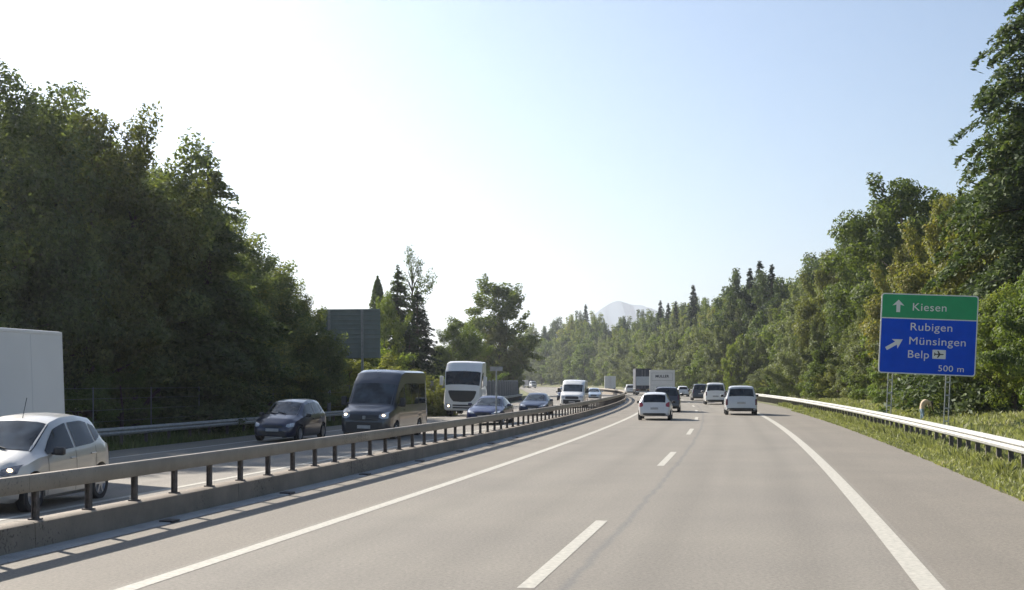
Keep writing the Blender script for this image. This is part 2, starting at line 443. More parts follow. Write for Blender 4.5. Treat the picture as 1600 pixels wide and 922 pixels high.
# marker pole on the barrier
def marker():
    s_ = s_at(43.3, -6.425); b = P(s_, -6.425, .878); r = empty('marker_pole', b)
    MB().tube([(0, 0, 0), (0, 0, 1.6)], .028, 10).build('pole', M['galv_post'], r, smooth=40)
    MB().box((0, -.035, 1.58), (.44, .02, .15)).build('plate', M['old_rail'], r, bevel=.01)
    MB().box((0, 0, .04), (.12, .12, .06)).build('base', M['galv_post'], r, bevel=.01)
    tag(r, 'thin grey pole with small flat plate on top, standing on the median barrier', 'marker pole')
marker()

# right guard rail
gr = empty('guard_rail', P(30, 7.8))
tag(gr, 'bright galvanised guard rail along the right grass verge below the blue and green sign', 'guard rail')
def wprof(d, zt, h=.28, sgn=-1):
    return [(d, zt-h), (d+sgn*.05, zt-h+.03), (d+sgn*.07, zt-h+.09), (d+sgn*.02, zt-h*.5), (d+sgn*.07, zt-.09), (d+sgn*.05, zt-.03), (d, zt), (d-sgn*.04, zt-.01), (d-sgn*.04, zt-h+.01)]
for k in range(62):
    a = 8+4*k; wbuild(sweep(wprof(7.72, .76), a, a+3.985, 2), 'beam', M['galv'], gr, smooth=30)
i = 0; rest = []
for s_ in np.arange(10, 256, 1.33):
    c = P(s_, 7.84, .3); m = MB().box(tuple(c), (.11, .08, .86), Matrix.Rotation(-head(s_), 3, 'Z'))
    if i < 98: wbuild(m, 'post', M['rust_post'], gr)
    else: rest.append(m)
    i += 1
tag(wbuild(merge(rest), 'post', M['rust_post'], gr), kind='stuff')
# left guard rail
gl_ = empty('guard_rail', P(45, -20.5, -.4))
tag(gl_, 'dull grey shaded guard rail in front of the dark left wood', 'guard rail')
for k in range(40):
    a = 20+4*k; wbuild(sweep(wprof(-20.3, .36, .30, 1), a, a+3.985, 2), 'beam', M['old_rail'], gl_, smooth=30)
for s_ in np.arange(21, 180, 2.0):
    c = P(s_, -20.42, -.15); wbuild(MB().box(tuple(c), (.11, .06, .86), Matrix.Rotation(-head(s_), 3, 'Z')), 'post', M['rust_post'], gl_)
# chain link fence behind left rail
fe = empty('wire_fence', P(50, -22.6, -.5))
tag(fe, 'thin wire fence with slim grey posts behind the left guard rail', 'fence')
for s_ in np.arange(30, 90, 5.0):
    c = P(s_, -22.6, -.7); wbuild(MB().tube([tuple(c), (c.x, c.y, c.z+2.5)], .022, 8), 'post', M['wire'], fe, smooth=40)
for z_ in (.0, .45, .9, 1.35, 1.75):
    wbuild(MB().tube([tuple(P(s_, -22.6, z_)) for s_ in np.arange(30, 90.1, 5.0)], .006, 5), 'wire', M['wire'], fe)
# noise wall on the left road side
nw = empty('noise_wall', P(100, -21.6, -.4))
tag(nw, 'low ribbed blue-grey noise wall behind the white truck on the far left roadside', 'noise wall')
sa = s_at(86, -21.6)
for k in range(36):
    a = sa+4*k
    mb = sweep([(-21.55, -.6), (-21.55, 2.1), (-21.67, 2.1), (-21.67, -.6)], a+.1, a+3.9, 2)
    for q in np.arange(a+.3, a+3.8, .4):
        c = P(q, -21.53, .75); mb.box(tuple(c), (.05, .14, 2.6), Matrix.Rotation(-head(q), 3, 'Z'))
    wbuild(mb, 'panel', M['noise_wall'], nw)
    c = P(a, -21.6, .8); wbuild(MB().box(tuple(c), (.22, .19, 2.9), Matrix.Rotation(-head(a), 3, 'Z')), 'post', M['galv_post'], nw)
c = P(s_at(118, -20.9), -20.9, 1.05)
pl = MB().box((0, 0, 0), (.75, .5, 3.0)).build('pillar', M['pillar'], None, bevel=.06); pl.location = c
tag(pl, 'pale weathered concrete pillar standing at the noise wall just right of the white truck cab', 'pillar')

# ------------------------------------------------------------------ vehicles
def smooth_curve(us, pts, sig=.05, sharp=False):
    u = [p[0] for p in pts]; v = [p[1] for p in pts]
    y = np.interp(us, u, v)
    if sharp: return y
    du = us[1]-us[0]; k = int(3*sig/du)+1
    ker = np.exp(-.5*((np.arange(-k, k+1)*du)/sig)**2); ker /= ker.sum()
    yp = np.concatenate([2*y[0]-y[1:k+1][::-1], y, 2*y[-1]-y[-k-1:-1][::-1]])
    return np.convolve(yp, ker, 'valid')
class Body:
    def __init__(b, L_, W, top, belt, plan, roof, bot, wheels, arch_r, sig=.05, crown=.03, axle=.31, rmax=.93):
        b.rmax = rmax
        b.L = L_; b.W = W; b.us = np.linspace(0, L_, int(L_/.035)); us = b.us
        b.top = smooth_curve(us, top, sig); b.belt = np.minimum(smooth_curve(us, belt, sig), b.top-.02)
        b.hw = smooth_curve(us, plan, sig)*W/2; b.rh = smooth_curve(us, roof, sig)*W/2; b.bot = smooth_curve(us, bot, .02)
        b.crown = crown; b.axle = axle
        b.arch = np.zeros(len(us))
        for wu in wheels:
            q = arch_r**2-(us-wu)**2; b.arch = np.maximum(b.arch, np.where(q > 0, axle+np.sqrt(np.maximum(q, 0)), 0))
        b.wheels = wheels
    def val(b, arr, u): return float(np.interp(u, b.us, arr))
    def section(b, u):
        top, belt, hw, rh, bot = (b.val(a, u) for a in (b.top, b.belt, b.hw, b.rh, b.bot))
        rh = min(rh, hw*b.rmax)
        g_ = top-belt; c1 = min(.10, g_*.45); h = belt-bot
        pts = [(0, bot), (hw*.86, bot), (hw*.97, bot+min(.07, h*.2)), (hw, bot+h*.45), (hw*.99, bot+h*.8), (hw*.955, belt)]
        e = (rh, top-c1)
        pts += [(hw*.955+(e[0]-hw*.955)*.5, belt+(e[1]-belt)*.5), e, (rh*.9, top-c1*.42), (rh*.6, top-c1*.15), (0, top)]
        return pts
    def mesh(b, name):
        mb = MB(); rows = []
        for i, u in enumerate(b.us):
            sec = b.section(u); ar = b.arch[i]
            sec = [(y, max(z, ar)) if j < 5 else (y, z) for j, (y, z) in enumerate(sec)]
            full = [(-y, z) for y, z in sec[1:][::-1][1:]]
            ring = [(y, z) for y, z in sec]+full
            base = len(mb.v)
            for y, z in ring: mb.v.append((b.L/2-u, y, z))
            rows.append((base, len(ring)))
        for i in range(len(rows)-1):
            a, n = rows[i]; c, _ = rows[i+1]
            for j in range(n): mb.f.append((a+j, a+(j+1) % n, c+(j+1) % n, c+j))
        a, n = rows[0]; mb.f.append(tuple(a+j for j in reversed(range(n))))
        a, n = rows[-1]; mb.f.append(tuple(a+j for j in range(n)))
        b.bvh = BVHTree.FromPolygons(mb.v, mb.f)
        me = mb.mesh(name, 32)
        return me
    def top_pt(b, u, f):
        """f in -1..1 lateral across the upper skin (roof edge to roof edge)"""
        sec = b.section(u)[7:]; sec = sec[::-1]     # centre -> edge
        ys = [p[0] for p in sec]; zs = [p[1] for p in sec]; y = abs(f)*ys[-1]
        return Vector((b.L/2-u, math.copysign(y, f), float(np.interp(y, ys, zs))))
    def side_pt(b, u, f, sgn):
        """f 0 = belt, 1 = roof edge"""
        sec = b.section(u); p0, p1 = sec[5], sec[7]
        return Vector((b.L/2-u, sgn*(p0[0]+(p1[0]-p0[0])*f), p0[1]+(p1[1]-p0[1])*f))
    def grid(b, fn, na, nb, off, outdir):
        mb = MB(); pts = [[fn(i/na, j/nb) for j in range(nb+1)] for i in range(na+1)]
        for i in range(na+1):
            for j in range(nb+1):
                a = pts[min(i+1, na)][j]-pts[max(i-1, 0)][j]; c = pts[i][min(j+1, nb)]-pts[i][max(j-1, 0)]
                n = a.cross(c)
                n = n.normalized() if n.length > 1e-9 else outdir
                if n.dot(outdir) < 0: n = -n
                mb.v.append(tuple(pts[i][j]+n*off))
        for i in range(na):
            for j in range(nb):
                q = i*(nb+1)+j; mb.f.append((q, q+1, q+nb+2, q+nb+1))
        return mb
    def screen(b, u0, u1, f0=.92, f1=.92, off=.008, na=10, nb=12, back=False):
        def fn(i, j): return b.top_pt(u0+(u1-u0)*i, (j*2-1)*(f0+(f1-f0)*i))
        return b.grid(fn, na, nb, off, Vector((-1 if back else 1, 0, .6)))
    def sidewin(b, rows, sgn, off=.008):
        """rows: (u, f0, f1)"""
        us = [r[0] for r in rows]
        def fn(i, j):
            u = us[0]+(us[-1]-us[0])*i; a = np.interp(u, us, [r[1] for r in rows]); c = np.interp(u, us, [r[2] for r in rows])
            return b.side_pt(u, float(a+(c-a)*j), sgn)
        return b.grid(fn, 14, 4, off, Vector((0, sgn, 0)))
    def proj(b, rows, way, off=.008, na=10, nb=5):
        """rows: (a, lo, hi). way 'f': a=y seen from the front, 'r' from the rear, 'l'/'s' side: a=u"""
        As = [r[0] for r in rows]; mb = MB(); ok = []
        for i in range(na+1):
            a = As[0]+(As[-1]-As[0])*i/na
            lo = float(np.interp(a, As, [r[1] for r in rows])) if As[0] < As[-1] else float(np.interp(-a, [-q for q in As], [r[1] for r in rows]))
            hi = float(np.interp(a, As, [r[2] for r in rows])) if As[0] < As[-1] else float(np.interp(-a, [-q for q in As], [r[2] for r in rows]))
            for j in range(nb+1):
                z = lo+(hi-lo)*j/nb
                if way in 'fr':
                    o = Vector(((b.L/2+1)*(1 if way == 'f' else -1), a, z)); d = Vector((-1 if way == 'f' else 1, 0, 0))
                else:
                    sg = 1 if way == 'l' else -1; o = Vector((b.L/2-a, sg*3, z)); d = Vector((0, -sg, 0))
                h, n, _, _ = b.bvh.ray_cast(o, d)
                if h is None or (h-o).length > 3.2:
                    h, n, _, _ = b.bvh.find_nearest(o+d*(1.2 if way in 'fr' else 2.2))
                if n.dot(d) > 0: n = -n
                mb.v.append(tuple(h+n*off-d*.002))
        for i in range(na):
            for j in range(nb):
                q = i*(nb+1)+j; mb.f.append((q, q+1, q+nb+2, q+nb+1))
        return mb
def wheel(root, x, y, r, wd, sgn, rim=None, spokes=6):
    t = MB(); h = wd/2
    t.lathe([(r*.60, -h*.8), (r*.72, -h), (r*.93, -h), (r, -h*.75), (r, h*.75), (r*.93, h), (r*.72, h), (r*.60, h*.8)], (0, 0, 0), 'y', 26)
    o = t.build('wheel', M['tyre'], root, smooth=40); o.location = (x, y, r)
    m = MB(); f = sgn*h
    m.lathe([(r*.64, f*.86), (r*.60, f*.93), (r*.57, f*.55), (.001, f*.5)], (0, 0, 0), 'y', 24)
    for k in range(spokes):
        a = 2*math.pi*k/spokes; rot = Matrix.Rotation(-a, 3, 'Y')
        c = rot @ Vector((r*.34, f*.74, 0)); m.box(tuple(c), (r*.52, .03, r*.13), rot)
    m.lathe([(r*.14, f*.9), (.001, f*.92)], (0, 0, 0), 'y', 12)
    m.build('rim', rim or M['rim'], o, smooth=40)
def finish(root, s, d, label, cat, group, oncoming, z=None, yaw=0):
    h = head(s); root.location = P(s, d, (zleft(d) if d < -6.9 else 0.0) if z is None else z)
    base = math.pi/2-h
    root.rotation_euler = (0.0, 0, base+(math.pi if oncoming else 0)+yaw)
    if d < -6.9:   # follow the crossfall
        root.rotation_euler = (R(-1.3) if oncoming else 0, 0, root.rotation_euler[2])
    tag(root, label, cat, group)
def lamp_pair(b, root, rows, way, mat, name, lit=False, bulbpos=None):
    for sg in (1, -1):
        rr = [(a*sg, lo, hi) for a, lo, hi in rows]
        o = b.proj(rr, way, .010).build(name, mat, root, smooth=50)
        if bulbpos:
            y, z, r = bulbpos; hh, n, _, _ = b.bvh.ray_cast(Vector(((b.L/2+1)*(1 if way == 'f' else -1), y*sg, z)), Vector((-1 if way == 'f' else 1, 0, 0)))
            if hh is not None:
                mb = MB(); mb.lathe([(.001, .03), (r*.6, .022), (r, .004), (r, -.01)], (0, 0, 0), 'y', 14)
                bo = mb.build('bulb' if lit else 'reflector', M['bulb'] if lit else M['chrome'], o, smooth=50)
                bo.location = hh; bo.rotation_euler = (0, 0, R(-90) if way == 'f' else R(90))
def mirrors(root, x, y, z, size, mat):
    for sg in (1, -1):
        m = MB().box((0, 0, 0), size).build('side_mirror', mat, root, bevel=min(size)*.35, seg=3); m.location = (x, sg*y, z)
        MB().box((-size[0]*.0, -sg*size[1]*.55, -size[2]*.3), (size[0]*.5, size[1]*.6, size[2]*.3)).build('mirror_arm', M['plastic'], m, bevel=.01)
        MB().box((-size[0]*.5-.001, 0, 0), (.006, size[1]*.8, size[2]*.8)).build('mirror_glass', M['glass'], m)
def underbody(root, b, zc=.42):
    MB().box((0, 0, zc), (b.L-.35, b.W*.66, .34)).build('underbody', M['plastic'], root, bevel=.05)
def plate_obj(root, b, z, way, w_=.5, h_=.11, mat=None):
    x = None
    o = Vector(((b.L/2+1)*(1 if way == 'f' else -1), 0, z)); hh, n, _, _ = b.bvh.ray_cast(o, Vector((-1 if way == 'f' else 1, 0, 0)))
    if hh is not None:
        MB().box((hh.x+(.012 if way == 'f' else -.012), 0, z), (.014, w_, h_)).build('number_plate', mat or M['plate'], root, bevel=.004)
def seams(b, root, us, z0, z1f, mat=None):
    """door gaps: narrow dark strips on the side"""
    for sg, way in ((1, 'l'), (-1, 's')):
        mb = MB()
        for u in us:
            bz = b.val(b.belt, u)
            m = b.proj([(u-.006, z0, bz-.01), (u+.006, z0, bz-.01)], way, .003, 1, 8); n = len(mb.v); mb.v += m.v; mb.f += [tuple(i+n for i in f) for f in m.f]
        mb.build('door_gap', M['plastic'], root)
def handles(b, root, us, dz, mat):
    for sg, way in ((1, 'l'), (-1, 's')):
        for u in us:
            z = b.val(b.belt, u)-dz; hh, n, _, _ = b.bvh.ray_cast(Vector((b.L/2-u, sg*3, z)), Vector((0, -sg, 0)))
            if hh is not None: MB().box((hh.x, hh.y+sg*.018, z), (.17, .03, .028)).build('door_handle', mat, root, bevel=.01)

def hatchback(name, mat, W=1.66, Ln=3.62, H=1.5, hood=.95, lit=False, wagon=0.0, mpv=0.0, grille=True, lens='lens', rimm=None, detail=True, tail='red_dark', tailspec=None, darkbelow=False, lampdz=0.0):
    k = H/1.5; q = Ln/3.62
    root = empty(name, (0, 0, 0))
    rz = [(0, .52), (.03, .64), (.10, .70), (.38, .83*k), (.85-mpv*.25, hood*k), (1.62-mpv*.2, 1.40*k), (2.0, 1.475*k), (2.6, 1.5*k), (3.12+wagon, 1.44*k), (3.22+wagon, 1.40*k), (3.47+wagon*.5, 1.02*k), (3.56, .90*k), (3.60, .70), (3.62, .50)]
    top = [(u*q, z) for u, z in rz]
    belt = [(u*q, z) for u, z in [(0, .48), (.03, .58), (.10, .63), (.38, .74*k), (.85, .85*k), (1.6, .90*k), (3.2, .98*k), (3.47, .96*k), (3.56, .85*k), (3.60, .66), (3.62, .46)]]
    plan = [(u*q, z) for u, z in [(0, .66), (.05, .80), (.18, .91), (.5, .98), (1.2, 1), (2.7, 1), (3.3, .97), (3.52, .92), (3.6, .86), (3.62, .8)]]
    roof = [(u*q, z) for u, z in [(0, .5), (.4, .74), (.85, .80), (1.62, .70), (2.2, .69), (3.15, .67), (3.45, .74), (3.62, .7)]]
    bot = [(0, .26), (.1, .21), (.5*q, .19), (3.2*q, .19), (3.55*q, .24), (3.62*q, .30)]
    wf, wr = .68*q, Ln-.55*q; wr_ = .295 if H < 1.52 else .315
    b = Body(Ln, W, top, belt, plan, roof, bot, (wf, wr), wr_+.065, axle=wr_)
    o = bpy.data.objects.new('body', b.mesh('body')); o.data.materials.append(mat); col.objects.link(o); o.parent = root
    u0, u1 = (.88-mpv*.25)*q, (1.60-mpv*.2)*q
    b.screen(u0, u1, .95, .93).build('windscreen', M['glass_reflection'], root, smooth=60)
    b.screen((3.22+wagon)*q, (3.47+wagon*.5)*q-.0, .90, .90, back=True).build('rear_window', M['glass'], root, smooth=60)
    for sg in (1, -1):
        a0 = u0+.26*q
        b.sidewin([(a0, .10, .45), (a0+.18*q, .08, .72), (u1-.02*q, .07, .90), (2.02*q, .06, .93), (2.06*q, .06, .93)], sg).build('side_window', M['glass'], root, smooth=60)
        b.sidewin([(2.14*q, .06, .93), (2.7*q, .07, .93), (2.86*q, .10, .90)], sg).build('side_window', M['glass'], root, smooth=60)
        b.sidewin([(2.93*q, .12, .88), (3.12*q+wagon*.5, .26, .80), (3.2*q+wagon*.7, .42, .62)], sg).build('quarter_window', M['glass'], root, smooth=60)
    hwf = W/2
    lamp_pair(b, root, [(.50*W/1.66, .585+lampdz, .66+lampdz), (.60*W/1.66, .56+lampdz, .70+lampdz), (.74*W/1.66, .60+lampdz, .735+lampdz)], 'f', M[lens], 'headlight', lit, (.63*W/1.66, .64+lampdz, .05))
    if grille: b.proj([(-.38, .56, .62), (-.3, .54, .635), (.3, .54, .635), (.38, .56, .62)], 'f', .006).build('grille', M['plastic'], root, smooth=50)
    b.proj([(-.5, .31, .40), (-.4, .28, .43), (.4, .28, .43), (.5, .31, .40)], 'f', .006).build('air_intake', M['plastic'], root, smooth=50)
    plate_obj(root, b, .46, 'f')
    ts = tailspec or [(.56*W/1.66, .74, .86), (.64*W/1.66, .70, .93), (.74*W/1.66, .70, .97)]
    lamp_pair(b, root, ts, 'r', M[tail], 'taillight')
    b.proj([(-.6, .30, .36), (-.5, .27, .38), (.5, .27, .38), (.6, .30, .36)], 'r', .006).build('rear_bumper_insert', M['plastic'], root, smooth=50)
    plate_obj(root, b, .62, 'r', .40, .11)
    mirrors(root, b.L/2-u0-.42*q, W/2+.08, b.val(b.belt, u0+.4)+.06, (.12, .19, .14), M['plastic'])
    underbody(root, b)
    for wu in (wf, wr):
        for sg in (1, -1): wheel(root, b.L/2-wu, sg*(W/2-.105), wr_, .185, sg, rimm)
    if detail:
        seams(b, root, (1.12*q, 2.10*q, 2.86*q), .27, 0)
        handles(b, root, (1.95*q, 2.72*q), .13, mat)
        for sg in (-.35, .25):
            MB().tube([tuple(b.top_pt(u0-.02, sg+.05)+Vector((0, 0, .02))), tuple(b.top_pt(u0+.10*q, sg-.45)+Vector((.01, 0, .025)))], .011, 5).build('wiper', M['plastic'], root)
        p0 = b.top_pt(1.75*q, 0)+Vector((0, 0, 0)); MB().tube([tuple(p0), tuple(p0+Vector((-.22, -.05, .34)))], .006, 5).build('aerial', M['plastic'], root)
    return root
def sedan(name, mat, Ln=4.6, W=1.83, H=1.43, lit=False):
    root = empty(name, (0, 0, 0))
    top = [(0, .50), (.04, .62), (.2, .70), (.7, .83), (1.35, .93), (2.15, 1.33), (2.5, 1.41), (3.0, 1.43), (3.5, 1.36), (4.05, 1.06), (4.45, 1.0), (4.56, .9), (4.6, .5)]
    belt = [(0, .46), (.04, .56), (.2, .62), (.7, .74), (1.35, .84), (3.4, .93), (4.0, .95), (4.45, .92), (4.56, .82), (4.6, .46)]
    plan = [(0, .62), (.06, .78), (.22, .90), (.6, .98), (1.2, 1), (3.6, 1), (4.2, .96), (4.5, .9), (4.6, .78)]
    roof = [(0, .5), (.7, .76), (1.35, .82), (2.15, .66), (3.2, .64), (3.6, .66), (4.05, .78), (4.6, .7)]
    bot = [(0, .24), (.1, .19), (.5, .17), (4.1, .17), (4.6, .28)]
    b = Body(Ln, W, top, belt, plan, roof, bot, (.86, 3.62), .385, axle=.32)
    o = bpy.data.objects.new('body', b.mesh('body')); o.data.materials.append(mat); col.objects.link(o); o.parent = root
    b.screen(1.38, 2.12, .95, .93).build('windscreen', M['glass_reflection'], root, smooth=60)
    b.screen(3.52, 4.0, .88, .88, back=True).build('rear_window', M['glass'], root, smooth=60)
    for sg in (1, -1):
        b.sidewin([(1.66, .12, .45), (1.9, .10, .75), (2.1, .08, .9), (2.6, .07, .92)], sg).build('side_window', M['glass'], root, smooth=60)
        b.sidewin([(2.68, .07, .92), (3.2, .08, .92), (3.5, .12, .85), (3.72, .3, .6)], sg).build('side_window', M['glass'], root, smooth=60)
    lamp_pair(b, root, [(.42, .555, .60), (.58, .56, .66), (.80, .63, .72)], 'f', M['lens'], 'headlight', lit, (.62, .62, .05))
    b.proj([(-.36, .50, .60), (-.3, .44, .63), (.3, .44, .63), (.36, .50, .60)], 'f', .006).build('grille', M['plastic'], root, smooth=50)
    b.proj([(-.62, .27, .34), (-.5, .23, .37), (.5, .23, .37), (.62, .27, .34)], 'f', .006).build('air_intake', M['plastic'], root, smooth=50)
    plate_obj(root, b, .43, 'f')
    lamp_pair(b, root, [(.5, .74, .84), (.64, .72, .87), (.8, .73, .87)], 'r', M['red_dark'], 'taillight')
    mirrors(root, b.L/2-1.9, W/2+.09, .98, (.12, .2, .14), mat)
    underbody(root, b, .38)
    for wu in (.86, 3.62):
        for sg in (1, -1): wheel(root, b.L/2-wu, sg*(W/2-.11), .32, .21, sg)
    seams(b, root, (1.55, 2.64, 3.45), .26, 0); handles(b, root, (2.45, 3.35), .12, mat)
    return root
def big_van(name, mat, Ln=5.95, W=2.0, H=2.66, side_glass=False, lit=False, lower=None, roofdrop=0.0, lens='lens'):
    root = empty(name, (0, 0, 0)); k = (H-1.35)/(2.66-1.35); e = Ln-5.95
    def z(v): return 1.35+(v-1.35)*k if v > 1.35 else v
    top = [(0, .78), (.04, .98), (.15, 1.08), (.78, 1.30), (1.45, z(2.06)), (1.62, z(2.24)), (2.05, z(2.55)), (2.5, z(2.64)), (5.7+e, z(2.64)), (5.88+e, z(2.60)), (5.93+e, z(2.45)), (5.95+e, z(2.4))]
    belt = [(0, .70), (.04, .88), (.15, .98), (.78, 1.18), (1.3, 1.27), (5.9+e, 1.30), (5.95+e, 1.28)]
    plan = [(0, .72), (.06, .84), (.25, .94), (.7, .99), (1.2, 1), (5.6+e, 1), (5.9+e, .975), (5.95+e, .95)]
    roof = [(0, .55), (.5, .80), (.78, .88), (1.45, .88), (2.2, .88), (5.6+e, .87), (5.95+e, .85)]
    bot = [(0, .30), (.1, .25), (.5, .24), (5.4+e, .27), (5.95+e, .38)]
    wf, wr = 1.0, 4.55+e*.8
    b = Body(Ln, W, top, belt, plan, roof, bot, (wf, wr), .42, axle=.34)
    o = bpy.data.objects.new('body', b.mesh('body')); o.data.materials.append(mat); col.objects.link(o); o.parent = root
    b.screen(.84, 1.50, .97, .94).build('windscreen', M['glass_reflection'], root, smooth=60)
    for sg in (1, -1):
        b.sidewin([(1.22, .04, .30), (1.42, .03, .50), (1.6, .02, .60), (2.15, .02, .60)], sg).build('side_window', M['glass'], root, smooth=60)
        if side_glass:
            b.sidewin([(2.3, .02, .66), (3.3, .02, .66)], sg).build('side_window', M['glass'], root, smooth=60)
            b.sidewin([(3.4, .02, .66), (4.4, .02, .66)], sg).build('side_window', M['glass'], root, smooth=60)
            b.sidewin([(4.5, .02, .66), (5.6+e, .02, .66)], sg).build('side_window', M['glass'], root, smooth=60)
    lamp_pair(b, root, [(.56, .86, .95), (.68, .80, 1.0), (.88, .84, 1.06)], 'f', M[lens], 'headlight', lit, (.72, .92, .065))
    b.proj([(-.54, .74, .93), (-.4, .72, .95), (.4, .72, .95), (.54, .74, .93)], 'f', .006).build('grille', M['plastic'], root, smooth=50)
    b.proj([(-.86, .33, .62), (-.7, .30, .68), (.7, .30, .68), (.86, .33, .62)], 'f', .007).build('front_bumper', M['plastic'], root, smooth=50)
    if side_glass:
        m = MB().box((b.L/2+.0, 0, .845), (.03, .12, .13)).build('badge', M['old_rail'], root, bevel=.02)
        m = MB().box((b.L/2-1.8, 0, z(2.53)), (.1, .08, .05)).build('roof_lamp', M['lens'], root, bevel=.015)
    plate_obj(root, b, .50, 'f', .5, .12)
    mirrors(root, b.L/2-1.22, W/2+.15, 1.42, (.12, .22, .34), M['plastic'])
    lamp_pair(b, root, [(.86, 1.0, 1.5), (.93, 1.0, 1.5)], 'r', M['red_dark'], 'taillight')
    for sg in (1, -1):
        b.proj([(sg*.10, 1.45, z(2.1)), (sg*.78, 1.45, z(2.1))], 'r', .008).build('rear_window', M['glass'], root, smooth=60)
    b.proj([(-.9, .40, .56), (.9, .40, .56)], 'r', .007).build('rear_bumper', M['plastic'], root)
    underbody(root, b, .5)
    for wu in (wf, wr):
        for sg in (1, -1): wheel(root, b.L/2-wu, sg*(W/2-.12), .34, .22, sg)
    seams(b, root, (1.3, 2.2, 3.35), .34, 0); handles(b, root, (2.05,), .16, M['plastic'])
    return root
def minivan(name, mat, Ln=4.7, W=1.88, H=1.85, rear_glass=(1.12, 1.62), tail='red_dark', tailspec=None, rails=False, glassm='glass', bump='plastic'):
    """people carrier / transporter mostly seen from behind"""
    root = empty(name, (0, 0, 0)); k = H
    top = [(0, .6), (.04, .78), (.15, .88), (.75, 1.08), (1.5, H*.88), (1.9, H*.97), (2.6, H), (Ln-.5, H*.985), (Ln-.22, H*.955), (Ln-.10, H*.62), (Ln-.04, H*.52), (Ln-.01, .6), (Ln, .45)]
    belt = [(0, .54), (.04, .70), (.15, .78), (.75, .96), (1.5, 1.02), (Ln-.3, 1.07), (Ln-.1, 1.02), (Ln-.04, .9), (Ln-.01, .55), (Ln, .42)]
    plan = [(0, .68), (.06, .82), (.25, .93), (.6, .98), (1.2, 1), (Ln-.6, 1), (Ln-.15, .965), (Ln-.03, .93), (Ln, .88)]
    roof = [(0, .5), (.75, .80), (1.5, .74), (2.2, .74), (Ln-.25, .74), (Ln-.1, .84), (Ln, .8)]
    bot = [(0, .30), (.1, .24), (.5, .22), (Ln-.5, .22), (Ln-.1, .27), (Ln, .33)]
    wf, wr = .9, Ln-.85
    b = Body(Ln, W, top, belt, plan, roof, bot, (wf, wr), .39, sig=.03, axle=.325)
    o = bpy.data.objects.new('body', b.mesh('body')); o.data.materials.append(mat); col.objects.link(o); o.parent = root
    b.screen(.82, 1.48, .95, .93).build('windscreen', M['glass_reflection'], root, smooth=60)
    b.screen(Ln-.205, Ln-.105, .88, .93, back=True, nb=16).build('rear_window', M[glassm], root, smooth=60)
    for sg in (1, -1):
        b.sidewin([(1.15, .08, .35), (1.4, .07, .8), (1.55, .06, .9), (2.2, .05, .92)], sg).build('side_window', M['glass'], root, smooth=60)
        b.sidewin([(2.3, .05, .92), (3.25, .05, .92)], sg).build('side_window', M['glass'], root, smooth=60)
        b.sidewin([(3.35, .05, .92), (Ln-.4, .08, .90), (Ln-.3, .15, .85)], sg).build('side_window', M['glass'], root, smooth=60)
    lamp_pair(b, root, [(.5, .68, .76), (.65, .66, .82), (.8, .70, .86)], 'f', M['lens'], 'headlight')
    b.proj([(-.4, .62, .74), (.4, .62, .74)], 'f', .006).build('grille', M['plastic'], root)
    lamp_pair(b, root, tailspec or [(W/2-.19, .80, 1.12), (W/2-.13, .78, 1.15), (W/2-.085, .80, 1.12)], 'r', M[tail], 'taillight')
    b.proj([(-W/2+.12, .30, .40), (-.6, .28, .44), (.6, .28, .44), (W/2-.12, .30, .40)], 'r', .008).build('rear_bumper', M[bump], root, smooth=50)
    plate_obj(root, b, .74, 'r', .5, .11)
    mirrors(root, b.L/2-1.3, W/2+.1, 1.14, (.12, .2, .18), mat)
    MB().tube([(-b.L/2+.17, -.3, 1.13), (-b.L/2+.16, .1, 1.2)], .012, 5).build('wiper', M['plastic'], root)
    underbody(root, b, .46)
    for wu in (wf, wr):
        for sg in (1, -1): wheel(root, b.L/2-wu, sg*(W/2-.12), .325, .21, sg)
    seams(b, root, (1.4, 2.25, 3.3), .3, 0); handles(b, root, (2.1, 3.1), .14, mat)
    if rails:
        for sg in (1, -1): MB().tube([tuple(b.top_pt(1.9, sg*.93)), tuple(b.top_pt(2.1, sg*.93)+Vector((0, 0, .07))), tuple(b.top_pt(Ln-.7, sg*.93)+Vector((0, 0, .07))), tuple(b.top_pt(Ln-.5, sg*.93))], .018, 6).build('roof_rail', M['plastic'], root)
    return root
